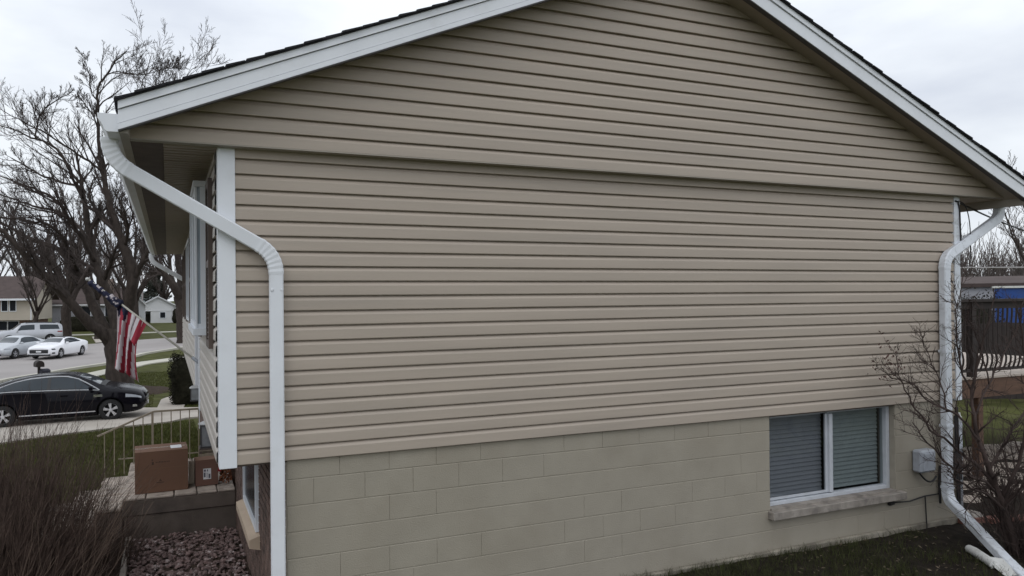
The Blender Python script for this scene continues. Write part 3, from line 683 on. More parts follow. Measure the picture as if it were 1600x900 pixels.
# ------------------------------------------------------------------ branches
def branch_gen(mb, p, d, ln, r, lvl, maxl, spread, kids_n, up=.12, seg=5, rmin=.0025, curl=.18, lenf=(.45,.75), n0=6):
    pts = [Vector(p)]; d = Vector(d).normalized(); rad = [r]; step = ln/seg
    for i in range(seg):
        d = (d+Vector((random.gauss(0,curl),random.gauss(0,curl),random.gauss(0,curl)+up*.5))).normalized()
        pts.append(pts[-1]+d*step); rad.append(max(r*(1-.72*(i+1)/seg), rmin))
    mb.tube(pts, rad, n0 if lvl == 0 else (5 if lvl == 1 else 3), caps=lvl < 2)
    if lvl < maxl:
        spawn(mb, pts, rad, lvl, maxl, spread, kids_n, up, seg, rmin, curl, lenf, ln)
def spawn(mb, pts, rad, lvl, maxl, spread, kids_n, up, seg, rmin, curl, lenf, ln, t0=.25):
    nk = kids_n[min(lvl, len(kids_n)-1)]
    for k in range(nk):
        t = lerp(t0, 1, (k+random.random())/nk); q = t*(len(pts)-1); i = min(int(q), len(pts)-2); fr = q-i
        pos = pts[i].lerp(pts[i+1], fr); dd = (pts[i+1]-pts[i]).normalized(); rr = lerp(rad[i], rad[i+1], fr)
        sd_ = dd.orthogonal().normalized(); sd_ = Matrix.Rotation(random.uniform(0,6.283), 3, dd)@sd_
        nd = (dd+sd_*random.uniform(spread*.6, spread*1.3)+Vector((0,0,up))).normalized()
        branch_gen(mb, pos, nd, ln*random.uniform(*lenf)*(1.15-.5*t), max(min(rr*.62, .6*rr+.002), rmin), lvl+1, maxl, spread, kids_n, up, max(3, seg-1), rmin, curl, lenf)
def dense(P, R_, per=3, jit=.0):
    P = [Vector(p) for p in P]; out = []; rr = []
    for i in range(len(P)-1):
        for k in range(per):
            t = k/per; a = P[max(i-1,0)]; b = P[i]; c = P[i+1]; e = P[min(i+2,len(P)-1)]
            q = .5*((2*b)+(c-a)*t+(2*a-5*b+4*c-e)*t*t+(3*b-a-3*c+e)*t**3)
            out.append(q+Vector((random.gauss(0,jit),random.gauss(0,jit),random.gauss(0,jit)))); rr.append(lerp(R_[i],R_[i+1],t)*(1+random.uniform(-.06,.06)))
    out.append(P[-1]); rr.append(R_[-1]); return out, rr
FPX, PX0, PY0 = 1103.19, 701.73, 458.44
def W3(u, v, d):
    """point at depth d on a measured sight line (used once, to place limbs of trees in the world)"""
    return CAM+(f+r1*((u-PX0)/FPX)-u1*((v-PY0)/FPX))*d
# big maple in the lawn
random.seed(3)
TR = thing('bare_maple_tree', 'large bare multi-limbed tree on the lawn behind the black car', 'tree', tuple(W3(186,603,29.6)))
to = TR.location
limbs = [
 [(186,606,29.6,.60),(187,592,29.6,.53),(186,560,29.6,.48),(184,535,29.6,.50),(184,515,29.6,.46)],
 [(178,540,29.6,.34),(158,520,29.2,.30),(138,503,28.8,.27),(115,478,28.4,.24),(92,452,28,.22),(70,432,27.5,.18),(40,400,27,.12),(5,362,26.5,.09),(-40,345,26,.05)],
 [(176,530,29.6,.30),(158,500,29.9,.27),(146,475,30.2,.25),(136,452,30.4,.22),(122,425,30.8,.19),(105,405,31,.16),(85,385,31.2,.14),(55,377,31.5,.11),(10,352,32,.07),(-50,330,32,.04)],
 [(184,520,29.6,.32),(176,490,29.8,.26),(168,465,30,.25),(160,440,30,.24),(150,412,30.2,.22),(143,380,30.4,.19),(136,345,30.6,.17),(131,310,30.8,.13),(128,285,31,.10),(124,262,31,.06),(122,235,31,.035)],
 [(190,520,29.6,.34),(196,495,29.4,.31),(203,470,29.2,.30),(207,440,29,.29),(203,410,29,.25),(195,385,29,.22),(183,355,29,.19),(174,325,29,.16),(166,295,29,.14),(159,265,29,.11),(155,235,29,.09),(153,200,29,.08),(152,160,29,.065),(154,138,29,.055),(165,118,29,.05),(182,96,29,.035),(198,80,29,.02)],
 [(207,440,29,.16),(218,420,28.8,.14),(228,402,28.6,.12),(238,372,28.4,.09),(236,330,28,.06)],
 [(128,287,31,.08),(112,272,31.2,.075),(95,240,31.4,.07),(72,222,31.6,.06),(56,218,31.8,.055),(30,206,32,.04),(0,196,32,.03),(-40,190,32,.02)],
 [(56,219,31.8,.05),(58,195,32,.045),(66,175,32,.04),(82,160,32,.03),(102,148,32,.02)],
 [(159,268,29,.06),(140,252,28.6,.055),(122,241,28.3,.05),(92,222,28,.042),(62,203,27.7,.035),(30,187,27.5,.025),(0,170,27.2,.015)],
 [(126,292,31,.07),(100,286,31.4,.065),(70,276,31.8,.055),(45,262,32,.045),(18,247,32,.03)],
 [(150,412,30.2,.12),(128,372,29.6,.11),(110,345,29.2,.10),(92,318,29,.08),(70,302,29,.06),(40,290,29,.045),(0,275,29,.03)],
 [(143,385,30.4,.09),(120,352,31.5,.08),(88,330,32,.07),(52,322,32.4,.06),(22,312,32.6,.045),(-10,300,32.6,.03)],
 [(122,425,30.8,.10),(98,372,29.4,.08),(74,350,29,.07),(40,345,28.7,.05),(0,340,28.5,.04)],
 [(183,358,29,.10),(168,345,29.6,.085),(150,328,30,.07),(140,305,30.2,.05),(148,278,30.4,.03)],
 [(195,385,29,.10),(200,360,28.4,.085),(196,335,28,.06),(186,312,27.8,.04),(176,292,27.6,.02)],
 [(115,478,28.4,.12),(96,440,29,.10),(82,410,29.3,.08),(60,395,29.6,.07),(30,385,30,.05)],
 [(160,440,30,.12),(172,415,29.6,.10),(178,395,29.4,.08),(190,372,29.2,.06),(205,345,29,.04),(215,318,29,.025)],
 [(153,200,29,.04),(145,180,29,.034),(134,165,29,.028),(122,150,29,.02)],
 [(165,118,29,.03),(185,112,28.6,.026),(215,118,28.2,.02),(245,112,28,.015),(268,104,28,.01)],
 [(238,372,28.4,.07),(246,320,28.2,.06),(244,262,28,.05),(232,205,28,.042),(226,165,28,.034),(222,135,28,.026),(230,110,28,.016),(236,88,28,.01)],
 [(244,262,28,.042),(258,215,27.7,.036),(262,170,27.5,.03),(280,135,27.3,.022),(300,110,27.2,.014),(318,92,27.2,.008)],
 [(232,205,28,.03),(250,165,27.8,.025),(256,130,27.7,.018),(262,105,27.6,.01)],
 [(152,158,29,.035),(142,140,29,.028),(140,115,29,.02),(132,92,29,.012)],
]
tk = MB(); cw = MB()
for i, lb in enumerate(limbs):
    P, rr = dense([W3(a,b,c)-to for a,b,c,_ in lb], [q[3]*(1 if i == 0 else .80) for q in lb], 3, .02)
    tk.tube(P, rr, 10 if i < 5 else 7)
    if i == 0: continue
    L_ = sum((P[k+1]-P[k]).length for k in range(len(P)-1))
    spawn(cw, P, rr, 0, 3, .8, [14 if i < 5 else 15, 8, 7], .16, 5, .0055, .17, (.28,.5), min(L_,5.5), .32 if i < 6 else .12)
tk.build('trunk', BARK, TR, smooth=True); cw.build('crown', TWIG, TR, stuff=False)
# root mound
mb = MB(); rings = []
for k in range(6):
    rr = [.55,.8,1.1,1.5,1.9,2.2][k]; rings.append([(TR.location.x+rr*math.cos(a), TR.location.y+rr*math.sin(a), gz(TR.location.x+rr*math.cos(a), TR.location.y+rr*math.sin(a))+[.28,.2,.13,.07,.03,-.03][k]+random.uniform(-.02,.02)) for a in [6.283*q/24 for q in range(24)]])
mb.loft(rings, True, False); tag(mb.build('mulch_bed', MULCH, smooth=True), kind='structure')
# generic bare trees (shared meshes)
def bare_tree_mesh(seed, h, r, nl, kn, tm, cm, maxl=3, rmin=.012, up=.28):
    random.seed(seed); t_ = MB(); c_ = MB(); pts, rr = dense([(0,0,-.3),(0,0,.3),(random.uniform(-.2,.2),.1,h*.18),(random.uniform(-.3,.3),0,h*.3)], [r*1.35,r*1.1,r,r*.85], 3, .02); t_.tube(pts, rr, 9)
    for i in range(nl):
        a = 6.283*i/nl+random.uniform(-.4,.4); tilt = random.uniform(.25,.75); q = Vector((math.cos(a)*tilt, math.sin(a)*tilt, 1)).normalized()
        P = [Vector(pts[-1 if i % 3 else -3])]; R_ = [r*.55]; L_ = h*random.uniform(.55,.75); d = q
        for k in range(6): d = (d+Vector((random.gauss(0,.12),random.gauss(0,.12),.08))).normalized(); P.append(P[-1]+d*L_/6); R_.append(r*.55*(1-.85*(k+1)/6))
        t_.tube(P, R_, 6); spawn(c_, P, R_, 0, maxl, .7, kn, up, 4, rmin, .15, (.35,.55), L_*.6, .2)
    return t_, c_
def tree(name, label, loc, tm, cm, rz=0, s=1, group=None):
    o = thing(name, label, 'tree', loc, rz, group); o.scale = (s,s,s)
    for n_, me in (('trunk', tm), ('crown', cm)):
        q = bpy.data.objects.new(n_, me); COL.objects.link(q); q.parent = o
    return o
def mesh_of(mb, name, m):
    o = mb.build(name, m); me = o.data; bpy.data.objects.remove(o); me.polygons.foreach_set('use_smooth', [True]*len(me.polygons)); return me
TM = []
for sd_, nl, kn in ((41,7,[8,6,5]),(42,6,[8,6,5]),(43,8,[7,6,4])):
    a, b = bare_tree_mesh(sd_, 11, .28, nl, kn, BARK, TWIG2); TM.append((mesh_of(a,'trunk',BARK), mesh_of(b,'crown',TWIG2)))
GR = 'bare trees beyond the street'
bt = [ (-22,100,0,1.15,'bare tree rising behind the brown roofed cream house'), (-17,99,1,1.2,'bare tree behind the roof ridge of the cream house'), (-10,78,2,.9,'bare tree beside the grey house across the street'),
 (-8,104,0,1.2,'tall bare tree behind the grey house roof'), (-5.5,86,1,.85,'bare tree in front of the white gabled house'), (-12.5,74,1,.8,'bare tree with a thick trunk right of the silver vehicle'), (-29,104,2,1.3,'bare tree at the far left behind the cream house'), (-1,135,0,1.25,'bare tree behind the white garage'), (5,128,2,1.2,'bare tree behind the white garage on its far side') ,(-14,118,2,1.3,'pale bare tree far behind the street'),(-7,140,1,1.5,'pale bare tree farthest behind the street')]
bt += [(-25,112,0,1.9,'tall pale bare tree behind the left end of the cream house roof'),(-9.5,72,1,1.35,'tall pale bare tree left of the big maple trunk'),(-3.4,74,0,1.3,'tall pale bare tree right of the big maple trunk'),(-20,116,1,1.9,'tall pale bare tree behind the middle of the cream house roof'),(-6.6,70,1,1.15,'bare tree directly behind the big maple trunk')]
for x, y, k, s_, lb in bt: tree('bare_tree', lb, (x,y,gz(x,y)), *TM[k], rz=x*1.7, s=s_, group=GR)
# tree by the street, right of the flag
random.seed(9)
T2 = thing('street_tree', 'dark leaning bare tree beside the street in front of the white garage', 'tree', tuple(W3(287,541,62)))
to = T2.location; tk = MB(); cw = MB()
for lb in ([(288,544,62,.75),(287,530,62,.6),(286,500,62,.58),(284,480,62,.55),(280,462,62,.5)],
           [(282,468,62,.4),(272,448,61,.36),(258,430,60.5,.30),(244,412,60,.22),(232,398,60,.14),(222,385,60,.08)],
           [(284,472,62,.42),(284,445,62.5,.36),(280,420,63,.30),(276,398,63,.22),(270,370,63,.15)],
           [(286,480,62,.38),(292,455,62,.33),(297,430,62,.28),(300,400,62,.2),(302,370,62,.12)],
           [(272,448,61,.2),(266,420,61,.16),(264,398,61,.12),(255,370,61,.07)],
           [(258,430,60.5,.16),(246,428,60,.12),(236,424,60,.08)]):
    P, rr = dense([W3(a,b,c)-to for a,b,c,_ in lb], [q[3] for q in lb], 3, .03); tk.tube(P, rr, 9)
    if lb[0][1] != 544: spawn(cw, P, rr, 0, 3, .7, [9,6,5], .1, 4, .012, .16, (.3,.5), 5.0, .3)
tk.build('trunk', BARK, T2, smooth=True); cw.build('crown', TWIG, T2)
# ------------------------------------------------------------------ left twiggy shrub
random.seed(17)
SH = thing('twiggy_shrub', 'large dense leafless brown shrub beside the stoop steps', 'shrub', (-1.6,1.6,-1.42))
def shrub_stems(n, cx, cy, rx, ry, hmin, hmax, lean, r, sub, rmin=.0011):
    mb = MB()
    for i in range(n):
        a = random.uniform(0,6.283); q = random.random()**.5; x, y = cx+rx*q*math.cos(a)*.55, cy+ry*q*math.sin(a)*.55
        h = random.uniform(hmin, hmax)*(1.05-.38*q*q); d = Vector((math.cos(a)*lean*q+random.gauss(0,.13), math.sin(a)*lean*q+random.gauss(0,.13), 1)).normalized()
        pts = [Vector((x,y,-.05))]; rad = [r*random.uniform(.7,1.2)]; ns = 6
        for k in range(ns):
            d = (d+Vector((random.gauss(0,.07),random.gauss(0,.07),-.01+random.gauss(0,.03)))).normalized(); pts.append(pts[-1]+d*h/ns); rad.append(max(rad[0]*(1-.8*(k+1)/ns), rmin))
        mb.tube(pts, rad, 4, False)
        for k in range(sub):
            j = random.randint(1, ns-1); dd = (pts[j+1]-pts[j]).normalized(); sd_ = Matrix.Rotation(random.uniform(0,6.28),3,dd)@dd.orthogonal().normalized(); d2 = (dd+sd_*random.uniform(.25,.6)).normalized(); p2 = [pts[j]]; l2 = h*random.uniform(.15,.4)
            for z_ in range(3): d2 = (d2+Vector((random.gauss(0,.1),random.gauss(0,.1),.06))).normalized(); p2.append(p2[-1]+d2*l2/3)
            mb.tube(p2, [max(rad[j]*.6,rmin),max(rad[j]*.45,rmin),rmin,rmin*.8], 3, False)
    return mb
shrub_stems(1050, -.26, -.1, 1.25, 1.7, 1.1, 1.82, .36, .0062, 6).build('stems', STEM, SH, stuff=True)
shrub_stems(150, .0, -.3, 1.1, 1.5, .9, 1.6, .55, .006, 4).build('outer_stems', mat('pale_shrub_stems', (.15,.105,.08), .85, .4, 3), SH, stuff=True)
shrub_stems(230, .62, .75, .55, .8, .35, .75, .5, .004, 4).build('low_stems', STEM, SH, stuff=True)
# ------------------------------------------------------------------ thorny bush at the right corner
random.seed(29)
TB = thing('thorny_bush', 'bare dark branching bush in front of the right downspout', 'bush', (7.72,-.92,-1.5))
to = Vector(TB.location); tk = MB(); cw = MB()
def WY_(u, v, y):
    d = f+r1*((u-PX0)/FPX)-u1*((v-PY0)/FPX); return CAM+d*((y-CAM.y)/d.y)
for lb in ([(1590,880,-.92,.034),(1582,840,-.92,.03),(1570,800,-.9,.028),(1560,770,-.88,.024),(1548,735,-.85,.021),(1530,690,-.8,.018),(1522,650,-.75,.016),(1518,610,-.7,.013),(1530,560,-.7,.010),(1545,500,-.7,.007),(1552,450,-.7,.004)],
           [(1560,770,-.88,.02),(1535,735,-.8,.016),(1500,705,-.7,.013),(1465,680,-.6,.011),(1440,650,-.5,.009),(1420,620,-.42,.007),(1405,585,-.36,.005),(1400,550,-.3,.003)],
           [(1530,690,-.8,.013),(1505,655,-.7,.011),(1480,640,-.62,.010),(1450,625,-.5,.008),(1425,600,-.4,.006),(1395,590,-.32,.005),(1368,575,-.26,.003)],
           [(1565,780,-.88,.02),(1585,740,-1.0,.018),(1600,690,-1.05,.015),(1610,620,-1.1,.012),(1600,540,-1.1,.008),(1590,480,-1.1,.005)],
           [(1548,735,-.85,.014),(1570,690,-.8,.012),(1592,655,-.7,.010),(1625,600,-.65,.007)],
           [(1522,650,-.75,.011),(1545,600,-.7,.009),(1560,570,-.65,.008),(1585,520,-.6,.006),(1600,470,-.6,.004)],
           [(1518,610,-.7,.010),(1500,570,-.6,.009),(1492,520,-.55,.007),(1500,470,-.5,.005),(1508,420,-.5,.003)],
           [(1560,770,-.88,.014),(1520,745,-.9,.012),(1485,730,-.85,.010),(1450,690,-.75,.007),(1425,660,-.6,.004)],
           [(1480,640,-.62,.007),(1470,600,-.5,.006),(1455,570,-.42,.005),(1440,530,-.35,.003)],
           [(1570,800,-.9,.016),(1540,772,-1.0,.013),(1505,755,-1.05,.009),(1480,735,-1.05,.006)],
           [(1568,790,-.9,.016),(1600,760,-.8,.014),(1640,720,-.7,.01)],
           [(1545,600,-.7,.007),(1530,540,-.65,.006),(1515,505,-.6,.004),(1500,480,-.6,.003)]):
    P, rr = dense([WY_(a,b,c)-to for a,b,c,_ in lb], [q[3]*1.05 for q in lb], 3, .008)
    tk.tube(P, rr, 7); spawn(cw, P, rr, 0, 2, .85, [18,9,6], .10, 5, .0017, .24, (.3,.65), .62, .12)
for k in range(110):
    a = random.uniform(0,6.28); branch_gen(cw, (random.gauss(0,.08),random.gauss(0,.08),.0), (math.cos(a)*.5+.2,math.sin(a)*.5,1), random.uniform(.5,1.5), random.uniform(.004,.009), 1, 2, .6, [6,5], .05, 6, .0013, .14)
tk.build('trunk', STEM2, TB, smooth=True); cw.build('twigs', STEM2, TB, stuff=True)
mb = MB()
for i in range(80):
    u = random.gauss(1388,15); v = random.gauss(566,20); p = WY_(u, v, random.uniform(-.38,-.25))-to; n_ = Vector((random.gauss(0,1),random.gauss(0,1),random.gauss(0,1))).normalized(); t_ = n_.orthogonal().normalized(); b_ = n_.cross(t_); s_ = random.uniform(.012,.024)
    mb.add([p-t_*s_, p-b_*s_*.45+n_*.004, p+t_*s_, p+b_*s_*.45+n_*.004], [(0,1,2,3)])
mb.build('dry_leaves', DRYLEAF, TB, stuff=True)
# ------------------------------------------------------------------ grass near the camera and on the lawn
random.seed(33)
def grass(n, fn, h0, h1, w):
    mb = MB()
    for i in range(n):
        x, y = fn(); z = gz(x,y)-.02; a = random.uniform(0,6.28); h = random.uniform(h0,h1); l_ = random.uniform(.1,.8)*h; dx, dy = math.cos(a), math.sin(a); b = random.uniform(0,6.28); wx_, wy_ = math.cos(b)*w, math.sin(b)*w
        mb.add([(x-wx_,y-wy_,z),(x+wx_,y+wy_,z),(x+wx_*.6+dx*l_*.4,y+wy_*.6+dy*l_*.4,z+h*.65),(x-wx_*.6+dx*l_*.4,y-wy_*.6+dy*l_*.4,z+h*.65),(x+dx*l_,y+dy*l_,z+h)], [(0,1,2,3),(3,2,4)])
    return mb
def g1():
    while True:
        x = random.uniform(3.2,7.4); y = -.03-random.random()**1.2*1.6
        if noise.noise(Vector((x*1.6,y*2.4,2)))+.9-max(0,(x-5.6))*.5+(.2 if y < -.5 else 0) > random.random()*.9: return x, y
tag(grass(20000, g1, .04, .15, .0026).build('grass', BLADE2), kind='stuff')
def inlawn(x, y):
    if y > 13 and y < 22.5: return False
    if -.9 < x and y < 5.1: return False
    return True
def g2():
    while True:
        y = random.uniform(4.6,17); x = random.uniform(-4.5,.33)
        near = pl([(-10.6,12.2),(-6.5,13.3),(-4.1,14.3),(-2.9,15.35),(-1.5,16.4),(-.35,16.8),(.4,17.6)], x)
        if y < near and not (y < 5.05 and x > -1.8): return x, y
tag(grass(52000, g2, .03, .085, .0045).build('grass', BLADE), kind='stuff')
def g3():
    while True:
        y = random.uniform(20,36); x = random.uniform(-5,3)
        fr = pl([(-4,22.05),(-1.5,21.5),(.2,20.7),(2,20.3)], x)
        if y > fr and not (-.9 < x < 1.4 and y < 26 and x < .4+(y-23)*.3): return x, y
tag(grass(40000, g3, .03, .08, .007).build('grass', BLADE), kind='stuff')
# ------------------------------------------------------------------ hedge
def bush(name, label, loc, rx, ry, h, n, m, boxy=True, core=.86):
    o = thing(name, label, 'shrub', loc); mb = MB(); pts = []
    for i in range(13):
        t = i/12; ring = []
        for k in range(20):
            a = 6.283*k/20; pw = .55 if boxy else 1; rr = (1-abs(2*t-1)**4*.25)*(1+.13*noise.noise(Vector((math.cos(a)*1.6,math.sin(a)*1.6,t*3+loc[0]))))
            c_, s_ = math.cos(a), math.sin(a); ring.append((rx*rr*core*math.copysign(abs(c_)**pw,c_), ry*rr*core*math.copysign(abs(s_)**pw,s_), h*t*.96))
        pts.append(ring)
    mb.loft(pts, True, True); mb.build('branches', m, o)
    lf = MB()
    for i in range(n):
        q = random.randint(0,11); k = random.randint(0,19); a = Vector(pts[q][k]); b = Vector(pts[q+1][(k+1)%20]); p = a.lerp(b, random.random())*random.uniform(.98,1.2)
        if random.random() < .2: p = Vector((random.uniform(-rx,rx)*.8, random.uniform(-ry,ry)*.8, h*random.uniform(.93,1.05)))
        n_ = Vector((random.gauss(0,1),random.gauss(0,1),random.gauss(0,1))).normalized(); t_ = n_.orthogonal().normalized(); b_ = n_.cross(t_); s_ = random.uniform(.02,.05)
        lf.add([p-t_*s_, p-b_*s_*.4, p+t_*s_, p+b_*s_*.4], [(0,1,2,3)])
    lf.build('foliage', m, o, stuff=True); return o
random.seed(51)
bush('boxy_hedge', 'dark clipped boxy hedge beyond the driveway beside the house wall', (.36,21.9,gz(.36,21.9)-.05), .72, .6, 1.75, 5000, EVER)
for x, y, h, w_, lb in ((-9.2,88,1.9,3.2,'long dark hedge in front of the grey house across the street'),(-5.0,92,1.7,1.6,'dark hedge in front of the white gabled house'),(1.5,120,2.6,1.4,'dark bush beside the white garage door')):
    bush('hedge', lb, (x,y,gz(x,y)-.1), w_, .9, h, 1500, EVER)
ev = thing('evergreen_tree', 'dark evergreen tree behind the white garage', 'tree', (-2.6,138,gz(-2.6,138)))
mb = MB(); mb.tube([(0,0,0),(0,0,9)], [.3,.05], 7); mb.build('trunk', BARK, ev); mb = MB()
for i in range(5200):
    t = random.random()**.7; z = 1.2+t*8.3; rr = 3.4*(1-t*.75)*random.random()**.4*(1+.35*math.sin(z*3)); a = random.uniform(0,6.28); p = Vector((rr*math.cos(a),rr*math.sin(a),z)); n_ = Vector((random.gauss(0,1),random.gauss(0,1),random.gauss(0,1))).normalized(); t_ = n_.orthogonal().normalized(); b_ = n_.cross(t_); s_ = random.uniform(.15,.4)
    mb.add([p-t_*s_, p-b_*s_*.3, p+t_*s_, p+b_*s_*.3], [(0,1,2,3)])
mb.build('crown', mat('far_evergreen', (.045,.048,.036), .9, .4, 2), ev, stuff=True)
# ------------------------------------------------------------------ flag
FL = thing('house_flag', 'American flag hanging from a pale pole on the front wall', 'flag', (-.03,3.2,.5))
a0 = Vector((-.03,3.2,.50)); a1 = Vector(W3(137,436,8.25)); ax = (a1-a0)
def fp(t): return a0+ax*t-a0
mb = MB(); mb.tube([fp(0), fp(1)], .0125, 8); mb.build('flag_pole', POLE, FL, smooth=True)
mb = MB(); mb.lathe([(-.01,0),(-.01,.04),(.02,.04),(.02,.0)], 10, 'x', (.0,.0,0)); mb.tube([fp(0),fp(.06)], .02, 8); mb.build('bracket', GALV, FL)
mb = MB(); mb.lathe([(0,.0),(.005,.02),(.02,.026),(.035,.02),(.04,0)], 10, 'z', tuple(fp(1)-Vector((0,0,.02)))); mb.build('finial', PVC, FL, smooth=True)
random.seed(8)
# draped cloth: 13 stripe bands run from the pole down; top edge follows the pole, bottom gathers
NS, NT, SUB = 13, 26, 4
cl = MB(); V = []; NS = 7; cols = NS*SUB
def quad(a, b, c, t): return lerp(lerp(a, b, t), lerp(b, c, t), t)
for j in range(NT+1):
    t = j/NT
    for i in range(cols+1):
        s_ = i/cols
        T = fp(lerp(.735, .50, s_))+Vector((0,0,-.012))
        B = Vector((lerp(-.915,-.635,s_), T.y-.03, lerp(-.075,-.235,s_**1.6)+.02*math.sin(s_*15)))-Vector((0,0,0))
        M_ = Vector((lerp(-.885,-.735,s_), T.y-.02, lerp(.30,.16,s_)))
        T2 = Vector((T.x, T.y, T.z)); p = quad(T2, M_, B, t)
        fold = math.sin(s_*math.pi*5.2+t*1.9)*(.010+.045*t**.7)+math.sin(s_*17+t*2)*.010
        V.append((p.x+.012*math.sin(s_*14+t*3)*t, p.y+fold, p.z))
cl.v = V
for j in range(NT):
    for i in range(cols):
        a = j*(cols+1)+i; cl.f.append((a,a+1,a+cols+2,a+cols+1))
        st = int((i+.5)/SUB+1.6*j/NT-.3*math.sin(j/NT*3))
        blue = (i/cols < .42 and j/NT < .10+.07*math.sin(i*.9))
        cl.m.append(2 if blue else (1 if st % 2 == 0 else 0))
CL = cl.build('flag_cloth', [FRED, FWHITE, FBLUE], FL, smooth=True)
sol = CL.modifiers.new('thick','SOLIDIFY'); sol.thickness = .002
# red fly corner folded out toward the bracket
mb = MB(); V = []
for j in range(7):
    for i in range(7):
        s_, t = i/6, j/6; p = fp(lerp(.47,.56,s_))+Vector((0,-.016,-.012)); q = Vector((lerp(-.69,-.75,s_), p.y-.03, lerp(.20,.30,s_)))
        V.append(tuple(p.lerp(q, t)+Vector((0,-.03*t+.014*math.sin(s_*7+t*3),0))))
mb.v = V
for j in range(6):
    for i in range(6): a = j*7+i; mb.f.append((a,a+1,a+8,a+7)); mb.m.append(1 if i in (4,5) else 0)
mb.build('flag_corner', [FRED, FWHITE], FL, smooth=True)
# blue union wound round the upper pole, with white stars
mb = MB(); rings = []
nseg = 22
for k in range(nseg+1):
    t = lerp(.70,.985,k/nseg); c_ = fp(t); rr = .030+.022*math.exp(-((t-.74)/.05)**2)+.006*math.sin(k*1.9); d_ = ax.normalized(); u_ = d_.orthogonal().normalized(); v_ = d_.cross(u_)
    rings.append([c_+(u_*math.cos(6.283*q/10)+v_*math.sin(6.283*q/10))*rr*(1+.25*math.sin(q*1.7+k*.9))-Vector((0,0,.018)) for q in range(10)])
mb.loft(rings); 
mb.m = [1 if (i//10) % 9 in (6,7) and i % 10 in (2,3,4,5,6,7) else 0 for i in range(len(mb.f))]
WU = mb.build('rolled_union', [FBLUE, FWHITE], FL, smooth=True)
mb = MB()
for k in range(9):
    t = random.uniform(.72,.86); d_ = ax.normalized(); c_ = fp(t)+Vector((random.uniform(-.01,.01),-.062+abs(t-.74)*.1,random.uniform(-.05,.03))); rs = .016
    P = [c_]+[c_+Vector((math.cos(6.283*q/10+.3)*(rs if q % 2 == 0 else rs*.4), 0, math.sin(6.283*q/10+.3)*(rs if q % 2 == 0 else rs*.4))) for q in range(10)]
    mb.add(P, [(0,1+q,1+(q+1)%10) for q in range(10)])
mb.build('star', FWHITE, WU)
# ------------------------------------------------------------------ vehicles
def cr(tab, x):
    n = len(tab); i = 0
    while i < n-2 and x > tab[i+1][0]: i += 1
    a, b = tab[i], tab[i+1]; h = b[0]-a[0]; t = min(max((x-a[0])/h, 0), 1); out = []
    for c in range(1, len(a)):
        sl = (b[c]-a[c])/h
        def tang(j):
            if j <= 0 or j >= n-1: return (tab[min(j+1,n-1)][c]-tab[max(j-1,0)][c])/(tab[min(j+1,n-1)][0]-tab[max(j-1,0)][0])
            s0 = (tab[j][c]-tab[j-1][c])/(tab[j][0]-tab[j-1][0]); s1 = (tab[j+1][c]-tab[j][c])/(tab[j+1][0]-tab[j][0])
            return 0 if s0*s1 <= 0 else 2*s0*s1/(s0+s1)
        m0, m1 = tang(i), tang(i+1)
        out.append((2*t**3-3*t**2+1)*a[c]+(t**3-2*t**2+t)*h*m0+(-2*t**3+3*t**2)*b[c]+(t**3-t**2)*h*m1)
    return out
def ring(tab, x):
    zb, zl, zt, ws, wl_, wt = cr(tab, x)
    zm = zb+(zl-zb)*.55; cabin = (zt-zl)
    return [(0,zb),(ws*.82,zb),(ws*.97,zb+.07),(ws*1.0,zb+(zm-zb)*.45),(max(ws,wl_)*1.005,zm),(wl_*1.0,zl-.03),(wl_*.965,zl+.012),(lerp(wl_*.965,wt,.5)+.012*min(cabin*2,1),zl+(zt-zl)*.5),(wt,zt-.035*min(cabin*3,1)),(wt*.82,zt),(wt*.4,zt+.014),(0,zt+.02)]
